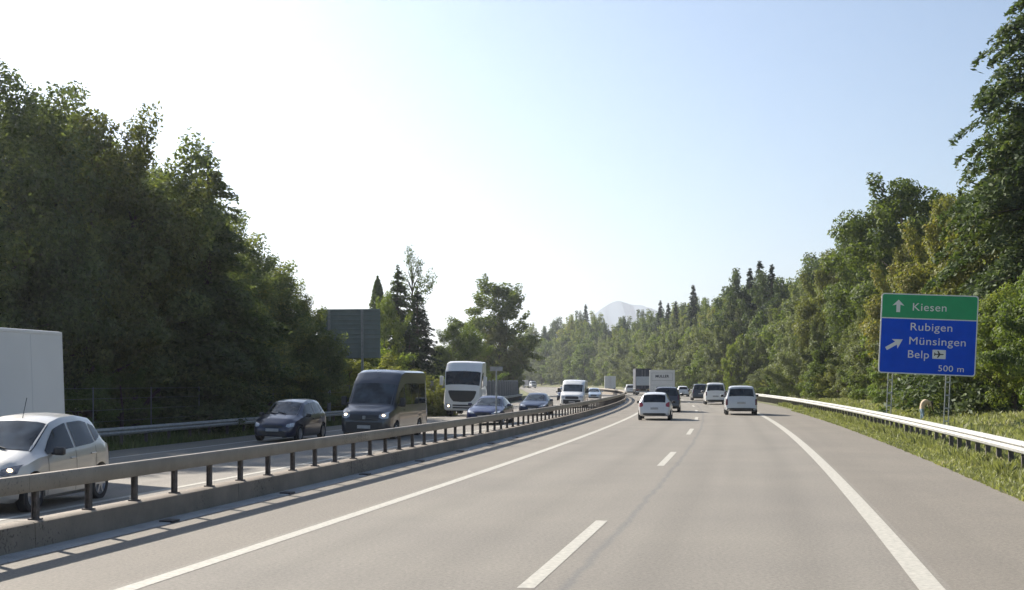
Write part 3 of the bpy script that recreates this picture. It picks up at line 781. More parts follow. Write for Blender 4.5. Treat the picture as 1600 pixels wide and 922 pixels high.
def truck_cab(root, mat, W=2.5, H=3.62, Ln=2.3, x0=0.0, lit=True, lower=True):
    """cab whose front face is at x0; built as body part with children"""
    top = [(0, 1.9), (.03, 2.05), (.28, 2.98), (.38, 3.08), (.75, H-.08), (1.1, H), (2.2, H+.02), (2.3, H-.05)]
    belt = [(0, 1.55), (.05, 1.75), (.3, 1.86), (2.3, 1.86)]
    plan = [(0, .93), (.05, .965), (.15, .99), (.4, 1), (2.3, 1)]
    roof = [(0, .93), (.05, .95), (.35, .97), (1.0, .93), (2.3, .93)]
    bot = [(0, .45), (.06, .36), (1.0, .36), (1.95, .36), (2.05, .9), (2.3, .95)]
    b = Body(Ln, W, top, belt, plan, roof, bot, (1.38,), .60, sig=.03, axle=.5, rmax=.975)
    sh = x0-b.L/2
    def mv(o): o.location = (sh, 0, 0); return o
    o = bpy.data.objects.new('cab', b.mesh('cab')); o.data.materials.append(mat); col.objects.link(o); o.parent = root; mv(o)
    b.screen(.04, .285, .96, .96).build('windscreen', M['glass'], o, smooth=60)
    for sg in (1, -1):
        b.sidewin([(.28, .04, .55), (.4, .03, .62), (1.2, .03, .62)], sg).build('side_window', M['glass'], o, smooth=60)
    b.proj([(-.92, 1.54, 1.66), (-.80, 1.22, 1.68), (-.60, .96, 1.68), (0, .93, 1.68), (.60, .96, 1.68), (.80, 1.22, 1.68), (.92, 1.54, 1.66)], 'f', .01, 16).build('grille', M['plastic'], o, smooth=50)
    for k in range(2):
        b.proj([(-.62, .50+.16*k, .60+.16*k), (.62, .50+.16*k, .60+.16*k)], 'f', .012).build('air_intake', M['plastic'], o)
    lamp_pair(b, o, [(.72, .52, .74), (.9, .52, .80), (1.08, .58, .82)], 'f', M['lens'], 'headlight', lit, (.90, .66, .085))
    for sg in (1, -1):
        m = MB().box((b.L/2-.30, sg*(W/2+.20), 2.30), (.14, .24, .62)).build('side_mirror', M['white_warm'] if mat == M['white'] else M['plastic'], o, bevel=.04)
        MB().tube([(b.L/2-.30, sg*(W/2-.02), 2.62), (b.L/2-.30, sg*(W/2+.2), 2.55)], .02, 6).build('mirror_arm', M['plastic'], m)
    MB().box((b.L/2-.60, 0, 3.18), (.06, 1.9, .02)).build('sun_visor_seam', M['plastic'], o)
    seams(b, o, (.35, 1.35), .75, 0)
    return b
def tractor(name):
    root = empty(name, (0, 0, 0)); x0 = 3.0
    truck_cab(root, M['white'], x0=x0)
    MB().box((-.45, .42, .78), (5.2, .09, .26)).box((-.45, -.42, .78), (5.2, .09, .26)).box((.4, 0, .8), (.1, .8, .2)).box((-2.9, 0, .8), (.1, .8, .2)).build('chassis', M['plastic'], root, bevel=.01)
    MB().box((-1.9, 0, 1.0), (1.0, .95, .1)).build('fifth_wheel', M['plastic'], root, bevel=.03)
    MB().box((.15, 1.0, .68), (1.1, .42, .58)).build('fuel_tank', M['rim'], root, bevel=.08)
    MB().box((.15, -1.0, .68), (1.1, .42, .58)).build('fuel_tank', M['rim'], root, bevel=.08)
    for x in (x0-1.38, -2.1):
        for sg in (1, -1): wheel(root, x, sg*1.06, .5, .34, sg, M['rim'], 8)
    for sg in (1, -1): MB().box((-2.1, sg*1.06, 1.08), (1.15, .5, .03)).build('mudguard', M['plastic'], root, bevel=.01)
    return root
def box_truck(name, cabmat, boxmat, Ln=7.5, W=2.5, boxH=(1.1, 3.7), cabH=2.7, rear='doors', text=None, door=None, lowbox=None):
    root = empty(name, (0, 0, 0)); x0 = Ln/2; cabL = 2.0
    # cab
    top = [(0, 1.5), (.05, 1.65), (.42, cabH-.3), (.6, cabH-.08), (1.9, cabH), (2.0, cabH-.05)]
    belt = [(0, 1.3), (.06, 1.42), (2.0, 1.5)]
    b = Body(cabL, W*.92, top, belt, [(0, .88), (.1, .96), (.4, 1), (2, 1)], [(0, .8), (.4, .86), (2, .86)], [(0, .5), (.06, .42), (1.9, .45), (2, .6)], (1.1,), .52, sig=.03, axle=.45)
    o = bpy.data.objects.new('cab', b.mesh('cab')); o.data.materials.append(cabmat); col.objects.link(o); o.parent = root; o.location = (x0-1.0, 0, 0)
    b.screen(.08, .40, .93, .95).build('windscreen', M['glass'], o, smooth=60)
    for sg in (1, -1): b.sidewin([(.42, .05, .8), (1.3, .05, .8)], sg).build('side_window', M['glass'], o, smooth=60)
    lamp_pair(b, o, [(.65, .6, .8), (.95, .62, .82)], 'f', M['lens'], 'headlight')
    b.proj([(-.6, .85, 1.2), (.6, .85, 1.2)], 'f', .01).build('grille', M['plastic'], o)
    bl = Ln-cabL-.1; zc = sum(boxH)/2; hz = boxH[1]-boxH[0]; xc = -Ln/2+bl/2
    bx = MB().box((xc, 0, zc), (bl, W, hz)).build('box_body', boxmat, root, bevel=.04)
    xr = -Ln/2
    # edge trim on the box
    for sg in (1, -1):
        MB().box((xr+.0, sg*(W/2-.05), zc), (.05, .09, hz-.02)).build('corner_post', M['sign_white'] if boxmat != M['box_dark'] else M['plastic'], bx, bevel=.01)
        MB().box((xc, sg*(W/2+.004), boxH[0]+.05), (bl-.1, .02, .1)).build('side_rail', M['rim'], bx)
        MB().box((xc, sg*(W/2+.002), boxH[1]-.05), (bl-.06, .02, .07)).build('roof_rail', M['sign_white'] if boxmat != M['box_dark'] else M['plastic'], bx, bevel=.008)
        for q in range(1, int(bl/1.25)): MB().box((xr+q*1.25, sg*(W/2+.0), zc), (.012, .006, hz-.2)).build('panel_seam', M['pale'], bx)
    MB().box((xr-.0, 0, boxH[1]-.06), (.05, W-.2, .1)).build('top_frame', M['sign_white'] if boxmat != M['box_dark'] else M['plastic'], bx, bevel=.01)
    if rear == 'doors':
        MB().box((xr-.006, 0, zc), (.012, .02, hz-.25)).build('door_gap', M['plastic'], bx)
        for y in (-.22, .22): MB().tube([(xr-.03, y, boxH[0]+.1), (xr-.03, y, boxH[1]-.15)], .016, 6).build('lock_bar', M['rim'], bx)
    if rear == 'lift':
        d_ = MB(); x_ = xr-.012; y0, y1, z0, z1 = -1.02, 1.02, boxH[1]-1.05, boxH[1]-.30
        for cy, cz, sy, sz in ((0, z0, y1-y0, .025), (0, z1, y1-y0, .025), (y0, (z0+z1)/2, .025, z1-z0), (y1, (z0+z1)/2, .025, z1-z0)): d_.box((x_, cy, cz), (.012, sy, sz))
        d_.build('panel_frame', M['old_rail'], bx)
        MB().box((xr-.004, 0, boxH[1]-1.5), (.012, W-.3, .02)).box((xr-.004, 0, boxH[1]-1.95), (.012, W-.3, .02)).build('shutter_seam', M['old_rail'], bx)
    if text:
        me = text_mesh(text, .36, .012); t = bpy.data.objects.new('lettering', me); col.objects.link(t); me.materials.append(M['box_dark']); t.parent = bx
        wd = max(v.co.x for v in me.vertices); t.rotation_euler = (R(90), 0, R(-90)); t.location = (xr-.02, wd/2, boxH[1]-.74)
    MB().box((.0, 0, .80), (Ln-.6, .8, .22)).build('chassis', M['plastic'], root, bevel=.02)
    MB().box((xr+.08, 0, .52), (.08, W-.2, .12)).build('underrun_bar', M['sign_white'], root, bevel=.02)
    for sg in (1, -1):
        MB().box((xr+.06, sg*(W/2-.32), .80), (.06, .38, .12)).build('taillight', M['red_lens'], root, bevel=.015)
        MB().box((xr+.5, sg*(W/2-.35), .35), (.03, .5, .4)).build('mud_flap', M['plastic'], root)
        wheel(root, x0-1.1, sg*(W/2-.2), .45, .28, sg); wheel(root, xr+1.6, sg*(W/2-.26), .45, .42, sg)
    return root

ONC = 'vehicles coming the other way on the left carriageway'; OWN = 'vehicles driving ahead on the right carriageway'
# --- oncoming
t = box_truck('box_truck', M['white'], M['box_grey'], Ln=7.6, boxH=(.95, 3.3), cabH=2.6, rear='doors')
finish(t, s_at(24.3, -14.7)+.35, -14.25, 'white truck with smooth tall box body behind the silver hatchback at the left edge', 'truck', ONC, True)
t.rotation_euler[0] = R(2.2)
t = hatchback('hatchback', M['silver'], H=1.58, lampdz=.07, lit=True, lens='lens_dark')
finish(t, s_at(21.6, -10.9), -10.2, 'silver small hatchback with lit headlight passing close behind the median barrier at far left', 'car', ONC, True, yaw=R(4))
t = hatchback('compact_car', M['navy'], W=1.72, Ln=4.05, H=1.60, mpv=.3, darkbelow=True)
finish(t, s_at(48.2, -15.2), -15.15, 'dark navy compact five-door car alone in the outer oncoming lane before the dark trees', 'car', ONC, True)
t = big_van('minibus', M['vanblue'], side_glass=True, lit=True)
finish(t, s_at(49.0, -12.2), -11.75, 'dark slate-blue high-roof minibus with dark side windows and lit headlights', 'van', ONC, True)
t = tractor('truck_tractor')
finish(t, s_at(84.5, -15.4), -15.2, 'white truck tractor cab with big black grille and dark windscreen, towing nothing', 'truck', ONC, True)
t = sedan('sedan', M['blue'])
finish(t, s_at(63.5, -10.7), -10.3, 'dark blue sedan in front of the white truck cab, nearer of the two blue sedans', 'car', ONC, True)
t = sedan('sedan', M['blue2'])
finish(t, s_at(81, -10.7), -10.3, 'slate blue sedan between the marker pole and the white high-roof van', 'car', ONC, True)
t = big_van('panel_van', M['white'], H=2.32, W=2.05, Ln=5.4)
finish(t, s_at(104, -10.6), -9.85, 'white high-roof panel van with dark bumper coming head-on behind the slate blue sedan', 'van', ONC, True)
t = hatchback('hatchback', M['navy'], W=1.75, Ln=4.1, H=1.62, detail=False)
finish(t, s_at(150, -14.3), -13.6, 'small dark car in the outer oncoming lane half hidden by the white high-roof van', 'car', ONC, True)
t = sedan('sedan', M['iceblue'])
finish(t, s_at(150, -10.4), -10.1, 'pale ice-blue car just right of the white high-roof van', 'car', ONC, True)
t = box_truck('box_van', M['white'], M['box_grey'], Ln=6.0, W=2.3, boxH=(.7, 3.25), cabH=2.2)
finish(t, s_at(262, -2.1), -2.0, 'far white box van beyond the bend of the median barrier, farthest vehicle ahead', 'van', OWN, False, yaw=R(-4))
t = box_truck('box_truck', M['white'], M['box_dark'], Ln=7.0, W=2.4, boxH=(.9, 2.9), cabH=2.6)
finish(t, s_at(455, -14.3), -14.3, 'tiny far truck with white cab and dark body on the distant road before the forest', 'truck', ONC, True, yaw=R(25))
# --- own direction
t = hatchback('hatchback', M['white_warm'], W=1.74, Ln=3.9, H=1.47, wagon=.12, tail='red_lens')
finish(t, s_at(67, -2.0), -2.15, 'white hatchback with red tail lamp, nearest car in the left lane ahead', 'car', OWN, False)
t = minivan('sport_utility_car', M['dark'], Ln=4.6, W=1.86, H=1.70, rails=True)
finish(t, s_at(85, -2.1), -2.0, 'dark charcoal sport utility car half hidden by the white hatchback in the left lane', 'car', OWN, False)
t = box_truck('box_truck', M['white'], M['white_warm'], Ln=7.5, W=2.5, boxH=(.85, 3.2), cabH=2.6, rear='lift', text='MULLER')
finish(t, s_at(128, -2.6), -2.55, 'white box truck with dark lettering on its rear, behind the dark sport utility car', 'truck', OWN, False)
t = box_truck('flatbed_truck', M['pale'], M['box_dark'], Ln=8.0, W=2.4, boxH=(.95, 4.05), cabH=2.6)
MB().box((-4.03, 0, 2.15), (.06, 2.2, 1.35)).build('rear_door', M['pale'], t, bevel=.03)
finish(t, s_at(193, -2.2), -2.3, 'truck with tall dark body and pale grey tailgate in the left lane', 'truck', OWN, False)
t = minivan('estate_car', M['white'], Ln=4.5, W=1.82, H=1.62)
finish(t, s_at(208, -2.6), -3.0, 'small white car at the bend of the median barrier, left of the dark truck', 'car', OWN, False)
t = hatchback('hatchback', M['white_warm'], W=1.74, Ln=4.0, H=1.47)
finish(t, s_at(172, 1.4), 2.0, 'far white car in the right lane between the lettered box truck and the dark van', 'car', OWN, False)
t = minivan('people_carrier', M['dark'], Ln=4.6, W=1.85, H=1.82)
finish(t, s_at(137, 1.4), 1.75, 'dark van in the right lane half hidden by the white transporter van', 'van', OWN, False)
t = minivan('transporter_van', M['white'], Ln=4.9, W=1.92, H=1.96)
finish(t, s_at(113, 1.7), 2.1, 'white transporter van with dark rear window, behind the dark van in the right lane', 'van', OWN, False)
t = minivan('people_carrier', M['pale'], Ln=4.6, W=1.95, H=1.80, tailspec=[(.80, .62, .95), (.87, .60, .98), (.93, .62, .95)])
finish(t, s_at(77.5, 2.2), 2.65, 'pale silver people carrier with rounded roof, nearest vehicle in the right lane', 'van', OWN, False)

# ------------------------------------------------------------------ signs
def px(x, Y): return (x-800)/F*Y
def pz(y, Y): return 2+(YH-y)/F*Y
def main_sign():
    Yc = 50.0; Wd, Ht, hg = 3.74, 3.22, .97
    xl, zb = px(1370.5, Yc), pz(585.5, Yc)
    root = empty('motorway_sign', (xl+Wd/2, Yc, 0.15))
    root.rotation_euler = (0, R(2.6), -.16)
    z0 = zb-.15
    def rrect(x0, z0_, x1, z1, r, y, th, corners=(1, 1, 1, 1)):
        pts = []
        for (cx, cz, a0), on in zip(((x1-r, z1-r, 0), (x0+r, z1-r, 90), (x0+r, z0_+r, 180), (x1-r, z0_+r, 270)), corners):
            if on:
                for k in range(7): a = R(a0+15*k); pts.append((cx+r*math.cos(a), cz+r*math.sin(a)))
            else:
                pts.append({0: (x1, z1), 90: (x0, z1), 180: (x0, z0_), 270: (x1, z0_)}[a0])
        mb = MB(); n = len(pts)
        for x, z in pts: mb.v.append((x, y, z))
        for x, z in pts: mb.v.append((x, y+th, z))
        mb.f.append(tuple(range(n))); mb.f.append(tuple(n+i for i in reversed(range(n))))
        for i in range(n): mb.f.append((i, i+n, (i+1) % n+n, (i+1) % n))
        return mb
    hw = Wd/2
    pn = rrect(-hw, z0, hw, z0+Ht, .12, 0, .04).build('panel', M['sign_white'], root)
    rrect(-hw+.045, z0+Ht-hg, hw-.045, z0+Ht-.045, .09, -.006, .006, (1, 1, 0, 0)).build('green_field', M['sign_green'], pn)
    rrect(-hw+.045, z0+.045, hw-.045, z0+Ht-hg-.045, .09, -.006, .006, (0, 0, 1, 1)).build('blue_field', M['sign_blue'], pn)
    K = 39.0; X0 = 1378.0
    def wx(x): return -hw+(x-X0+.5)/K
    def wz(y): return z0+(587-y)/K
    def put(txt, xl_, xr_, ybase, size):
        me = text_mesh(txt, size, 0, .003); me.materials.append(M['sign_white'])
        w_ = max(v.co.x for v in me.vertices); sc = (xr_-xl_)/K/w_
        o = bpy.data.objects.new('lettering', me); col.objects.link(o); o.parent = pn
        o.rotation_euler = (R(90), 0, 0); o.scale = (sc, 1, 1); o.location = (wx(xl_), -.012, wz(ybase))
    put('Kiesen', 1424, 1476, 487.5, .44); put('Rubigen', 1422, 1486, 518.5, .44); put('Münsingen', 1421, 1507, 540.5, .44)
    put('Belp', 1420, 1453, 561.5, .44); put('500 m', 1467, 1506, 580.5, .34)
    def arrow(cx, cz, ang, ln, wd):
        sh = [(0, ln/2), (wd*.5, ln*.02), (wd*.16, ln*.10), (wd*.16, -ln/2), (-wd*.16, -ln/2), (-wd*.16, ln*.10), (-wd*.5, ln*.02)]
        mb = MB(); ca, sa_ = math.cos(ang), math.sin(ang)
        p = [(cx+x*ca+z*sa_, -.012, cz-x*sa_+z*ca) for x, z in sh]; q = [(a, -.006, c) for a, _, c in p]; n = 7
        mb.v = p+q; mb.f = [(0, 6, 2, 1)] if False else []
        mb.f += [(0, 1, 2), (0, 2, 5), (0, 5, 6), (2, 3, 4, 5)]
        for i in range(n): mb.f.append((i, (i+1) % n, (i+1) % n+n, i+n))
        mb.build('arrow', M['sign_white'], pn)
    arrow(wx(1403.5), wz(481), 0, .50, .46); arrow(wx(1400), wz(541), R(58), .74, .44)
    rrect(wx(1458), wz(561.5), wx(1478), wz(547.5), .02, -.010, .004).build('pictogram_board', M['sign_white'], pn)
    a = MB(); cx, cz = wx(1468), wz(554.5)   # small black aeroplane pointing right
    def poly(p):
        n = len(a.v); a.v += [(cx+x, -.0125, cz+z) for x, z in p]; a.f.append(tuple(range(n, n+len(p))))
    poly([(-.19, -.022), (.15, -.022), (.19, 0), (.15, .022), (-.19, .022)]); poly([(.05, .022), (-.03, .14), (-.075, .14), (-.03, .022)]); poly([(-.03, -.022), (-.075, -.14), (-.03, -.14), (.05, -.022)])
    poly([(-.13, .022), (-.17, .07), (-.195, .07), (-.18, .022)]); poly([(-.18, -.022), (-.195, -.07), (-.17, -.07), (-.13, -.022)])
    a.build('plane_symbol', M['sign_black'], pn)
    for X in (wx(1397), wx(1484)):     # lattice posts
        m = MB()
        for q in (-.085, .085): m.box((X+q, .12, z0/2+.6), (.038, .04, z0+1.9))
        for k in range(8): m.box((X, .12, -.2+.52*k), (.18, .04, .06))
        m.build('post', M['galv_post'], root, bevel=.006)
    for k in range(4): MB().box((0, .06, z0+.3+k*.85), (Wd-.2, .05, .07)).build('stiffener', M['galv_post'], root)
    tag(root, 'green and blue direction sign on two lattice posts, reading Kiesen, Rubigen, Münsingen and Belp', 'road sign')
main_sign()
def back_sign():
    Y = 75; xl, xr = px(497, Y), px(595, Y); z0, z1 = pz(560, Y), pz(483, Y)
    root = empty('road_sign', ((xl+xr)/2, Y, -.4)); root.rotation_euler = (0, R(-.4), .02)
    hw = (xr-xl)/2; a, c = z0+.4, z1+.4
    pn = MB().box((0, 0, (a+c)/2), (2*hw, .03, c-a)).build('panel', M['sign_back'], root, bevel=.008)
    n = 11
    for k in range(n): MB().box((0, -.06, a+.08+(c-a-.16)*k/(n-1)), (2*hw-.02, .09, .06)).build('rib', M['sign_back'], pn, bevel=.008)
    for q in (-.62*hw, .43*hw):
        MB().box((q-.06, -.12, c/2-.3), (.02, .14, c+.5)).box((q+.06, -.12, c/2-.3), (.02, .14, c+.5)).box((q, -.12, c/2-.3), (.12, .015, c+.5)).build('post', M['galv_post'], root)
    tag(root, 'back of a large grey road sign with horizontal ribs, left of the minibus', 'road sign')
back_sign()

# ------------------------------------------------------------------ person behind the right rail
def person():
    Y = 59.0; x = px(1447, Y); gz = terrain_z(x, Y)[0]
    me = bpy.data.meshes.new('person')
    J = [((0, 0, .62), .12), ((.02, 0, .74), .135), ((.08, 0, .90), .17), ((.20, 0, 1.0), .18), ((.34, 0, .98), .14), ((.40, 0, .94), .06), ((.48, 0, .88), .10), ((.53, 0, .82), .08),
         ((.0, .09, .56), .085), ((.03, .10, .34), .062), ((-.02, .10, .07), .042), ((.10, .10, .03), .04),
         ((.0, -.09, .56), .085), ((.05, -.10, .34), .062), ((.02, -.10, .07), .042), ((.14, -.10, .03), .04),
         ((.36, .17, .93), .055), ((.42, .20, .72), .042), ((.50, .18, .52), .03), ((.53, .17, .44), .028),
         ((.36, -.17, .93), .055), ((.44, -.20, .72), .042), ((.53, -.18, .52), .03), ((.56, -.17, .44), .028)]
    E = [(0, 1), (1, 2), (2, 3), (3, 4), (4, 5), (5, 6), (6, 7), (0, 8), (8, 9), (9, 10), (10, 11), (0, 12), (12, 13), (13, 14), (14, 15), (4, 16), (16, 17), (17, 18), (18, 19), (4, 20), (20, 21), (21, 22), (22, 23)]
    me.from_pydata([j[0] for j in J], E, [])
    o = bpy.data.objects.new('person', me); col.objects.link(o)
    sk = o.modifiers.new('skin', 'SKIN'); su = o.modifiers.new('sub', 'SUBSURF'); su.levels = 1; su.render_levels = 2
    for v, (_, r) in zip(me.skin_vertices[0].data, J): v.radius = (r, r)
    me.skin_vertices[0].data[0].use_root = True
    m, t_, p = new_mat('person_cloth')
    tc = N(t_, 'ShaderNodeTexCoord'); sx = N(t_, 'ShaderNodeSeparateXYZ'); L(t_, tc.outputs['Object'], sx.inputs[0])
    zc = ramp(t_, sx.outputs[2], [(.06, (.02, .02, .02)), (.07, (.20, .28, .36)), (.60, (.20, .28, .36)), (.63, (.50, .40, .29))])
    xc = ramp(t_, sx.outputs[0], [(.40, (1, 1, 1)), (.46, (.10, .06, .04))])
    L(t_, mixc(t_, 1.0, zc, xc, 'MULTIPLY'), p.inputs['Base Color']); p.inputs['Roughness'].default_value = .9
    me.materials.append(m)
    hb = MB(); hb.lathe([(.001, .10), (.07, .08), (.105, .0), (.10, -.06), (.06, -.10)], (.49, 0, .92), 'z', 14); hb.build('hair', M['plastic'], o, smooth=60)
    o.location = (x-.2, Y, gz); o.scale = (.92, .92, .92)
    tag(o, 'person bending forward in tan top and blue trousers, below the big sign', 'person')
person()

# ------------------------------------------------------------------ foliage
F_MAT = {
 'left': foliage('foliage_left', (.070, .090, .045), (.185, .215, .085), .48, (.30, .28, .09)),
 'beech': foliage('foliage_beech', (.052, .074, .022), (.18, .215, .055), .45, (.28, .22, .06)),
 'brown': foliage('foliage_brownish', (.062, .075, .024), (.19, .19, .055), .42, (.27, .21, .06)),
 'willow': foliage('foliage_willow', (.085, .10, .05), (.20, .215, .11), .38),
 'green': foliage('foliage_green', (.05, .078, .020), (.17, .21, .045), .45, (.25, .25, .06)),
 'dark': foliage('foliage_dark', (.036, .054, .028), (.11, .14, .05), .38),
 'spruce': foliage('foliage_spruce', (.020, .034, .022), (.055, .078, .036), .18, gloss=.03),
 'yellow': foliage('foliage_yellow', (.11, .12, .030), (.26, .26, .07), .42),
 'rightcon': foliage('foliage_layered', (.040, .062, .024), (.14, .175, .055), .35, (.22, .19, .06)),
 'shade': foliage('foliage_shrub', (.055, .085, .028), (.16, .21, .055), .45),
}
def leaves_mesh(name, C, Nn, size, mat, aspect=.55):
    """C: centres (n,3); Nn: preferred normals; rhombus leaves"""
    n = len(C)
    nrm = Nn/np.maximum(np.linalg.norm(Nn, axis=1, keepdims=True), 1e-6)*.9+rng.normal(0, .55, (n, 3))
    nrm /= np.linalg.norm(nrm, axis=1, keepdims=True)
    r = rng.normal(0, 1, (n, 3)); a = np.cross(nrm, r); a /= np.maximum(np.linalg.norm(a, axis=1, keepdims=True), 1e-6); b = np.cross(nrm, a)
    sz = (size*rng.uniform(.4, 1.6, n))[:, None]
    V = np.empty((n, 4, 3)); V[:, 0] = C-a*sz*.5; V[:, 1] = C+b*sz*.5*aspect; V[:, 2] = C+a*sz*.5; V[:, 3] = C-b*sz*.5*aspect
    me = bpy.data.meshes.new(name); me.vertices.add(4*n); me.vertices.foreach_set('co', V.reshape(-1).astype(np.float32))
    me.loops.add(4*n); me.loops.foreach_set('vertex_index', np.arange(4*n, dtype=np.int32))
    me.polygons.add(n); me.polygons.foreach_set('loop_start', np.arange(0, 4*n, 4, dtype=np.int32)); me.polygons.foreach_set('loop_total', np.full(n, 4, dtype=np.int32))
    me.update(calc_edges=True); me.materials.append(mat); return me
def unit(v): return v/np.maximum(np.linalg.norm(v, axis=-1, keepdims=True), 1e-9)
def broad_crown(H, Rr, base, ncl, nleaf, size, mat, clr=.11, up=.25, spray=.15, name='crown', squash=.75, seed=0):
    """clusters inside an uneven envelope; returns mesh + cluster centres"""
    g_ = np.random.default_rng(seed); cs = []; rs = []
    lob = g_.normal(0, 1, (7, 3)); lob = unit(lob); la = g_.uniform(.55, 1.0, 7)
    while len(cs) < ncl:
        d = unit(g_.normal(0, 1, 3)); rr = g_.uniform(.35, 1)**.45
        k = .72+.34*max(0, float((lob@d*la).max()))
        zz = d[2]*rr*k; f = zz*.5+.5                       # 0..1 height fraction
        prof = math.sin(min(1, max(0, f*.92+.10))*math.pi)**.55
        p = np.array([d[0]*rr*k*Rr*(.45+.6*prof), d[1]*rr*k*Rr*(.45+.6*prof), base+(H-base)*(.5+.5*zz*1.0)])
        cs.append(p); rs.append(H*clr*g_.uniform(.55, 1.2))
    cs = np.array(cs); rs = np.array(rs)
    w_ = rs**2; w_ = w_/w_.sum(); cnt = g_.multinomial(nleaf, w_)
    C = []; Nn = []; mid = np.array([0, 0, base+(H-base)*.45])
    for c, r, k in zip(cs, rs, cnt):
        d = unit(g_.normal(0, 1, (k, 3))); rad = (g_.uniform(.25, 1, k)**.5)[:, None]*r
        off = d*rad; off[:, 2] *= squash
        if g_.random() < spray:
            o = unit(c-mid); o[2] += up; o = unit(o); off = off*.5+o*(g_.uniform(0, 1.9, k)**1.0)[:, None]*r
        C.append(c+off); Nn.append(d*.8+unit(c-mid)*.5+np.array([0, 0, .45]))
    C = np.concatenate(C); Nn = np.concatenate(Nn)
    keep = C[:, 2] > .15
    return leaves_mesh(name, C[keep], Nn[keep], size, mat), cs
def trunk_mesh(H, cs, r0, base, n=14, mat=None, seed=0, lean=.03):
    g_ = random.Random(seed); mb = MB(); top = H*.86
    pts = [Vector((H*lean*math.sin(k*1.3+seed)*k/6, H*lean*math.cos(k*1.1+seed)*k/6, top*k/6)) for k in range(7)]
    mb.tube([tuple(p) for p in pts], [r0*(1.25 if k == 0 else 1-.15*k) if k < 6 else r0*.08 for k in range(7)], 9)
    idx = list(range(len(cs))); g_.shuffle(idx)
    for i in idx[:n]:
        c = Vector(cs[i]); zf = max(base*.7, c.z-(.25+.4*g_.random())*math.hypot(c.x, c.y)-.06*H); zf = min(zf, top*.92)
        k = zf/top*6; a = int(k); p0 = pts[a].lerp(pts[min(6, a+1)], k-a)
        m1 = p0.lerp(c, .45)+Vector((g_.uniform(-.2, .2), g_.uniform(-.2, .2), .03*H)); rr = r0*.34*(1-zf/H)+.03
        mb.tube([tuple(p0), tuple(m1), tuple(c)], [rr, rr*.6, rr*.15], 6)
    me = mb.mesh('trunk', 50); me.materials.append(mat or M['bark']); return me
def spruce_mesh(H, Rb, nleaf, size, mat, seed=0, droop=.35, base=.06, power=.85, dens=1.0, wh=1.9):
    g_ = np.random.default_rng(seed); C = []; Nn = []; tips = []
    nw_ = int(H*wh); per = []
    for k in range(nw_):
        f = base+(1-base)*k/nw_; z = H*f; rad = Rb*(1-f)**power*g_.uniform(.75, 1.12)+.12
        nb = int((6+5*(1-f))*dens)
        for j in range(nb):
            per.append((z+g_.uniform(-.2, .2), rad*g_.uniform(.7, 1.15), g_.uniform(0, 2*math.pi)))
    tot = sum(p[1]**1.2 for p in per)
    for z, rad, a in per:
        n = max(10, int(nleaf*rad**1.2/tot)); t = g_.uniform(.08, 1, n)**.8
        wdt = rad*.20*(1.15-t)+.06; la = g_.normal(0, 1, n)*wdt*.9
        zz = z+rad*(.10*np.sin(t*3)-droop*t**1.5)+g_.normal(0, .06, n)-np.abs(g_.normal(0, 1, n))*.12-np.abs(la)*.3
        C.append(np.stack([np.cos(a)*rad*t-np.sin(a)*la, np.sin(a)*rad*t+np.cos(a)*la, zz], 1))
        Nn.append(np.stack([np.cos(a)*.5+0*t, np.sin(a)*.5+0*t, .9+0*t], 1)); tips.append((math.cos(a)*rad*.85, math.sin(a)*rad*.85, z-droop*rad*.7))
    C.append(np.stack([g_.normal(0, .06, 60), g_.normal(0, .06, 60), H+g_.uniform(-.9, .25, 60)], 1)); Nn.append(np.tile([0, 0, 1.], (60, 1)))
    me = leaves_mesh('crown', np.concatenate(C), np.concatenate(Nn), size, mat, .42)
    mb = MB(); mb.tube([(0, 0, -.3), (0, 0, H*.5), (0, 0, H)], [H*.017+.04, H*.010, .02], 8)
    for i in range(0, len(tips), 5): x, y, z = tips[i]; mb.tube([(0, 0, z+.2*math.hypot(x, y)), (x, y, z)], [.045, .012], 5, False)
    tm = mb.mesh('trunk', 50); tm.materials.append(M['bark']); return me, tm
def column_mesh(H, Rb, nleaf, size, mat, seed=0):
    g_ = np.random.default_rng(seed); z = g_.uniform(.06, 1, nleaf); a = g_.uniform(0, 2*math.pi, nleaf)
    prof = Rb*np.sin(np.minimum(1, z*.9+.12)*math.pi)**.5*(1+.25*np.sin(a*5+z*25)*np.sin(z*40+a*3)); r = prof*g_.uniform(.4, 1, nleaf)**.5
    C = np.stack([r*np.cos(a), r*np.sin(a), z*H], 1); Nn = np.stack([np.cos(a), np.sin(a), .3+0*a], 1)
    me = leaves_mesh('crown', C, Nn, size, mat)
    tm = MB().tube([(0, 0, -.3), (0, 0, H*.9)], [.16, .03], 8).mesh('trunk', 50); tm.materials.append(M['bark']); return me, tm
PROTO = {}
def proto(key, H, crown, trunk): PROTO[key] = (H, crown, trunk)
def mk_broad(key, H, Rr, base, ncl, nl, size, mat, seed, **kw):
    tr_ = kw.pop('trunkmat', None); nlimb = kw.pop('limbs', 14)
    c, cs = broad_crown(H, Rr, base, ncl, nl, size, mat, seed=seed, **kw); proto(key, H, c, trunk_mesh(H, cs, H*.018+.03, base, nlimb, tr_, seed))
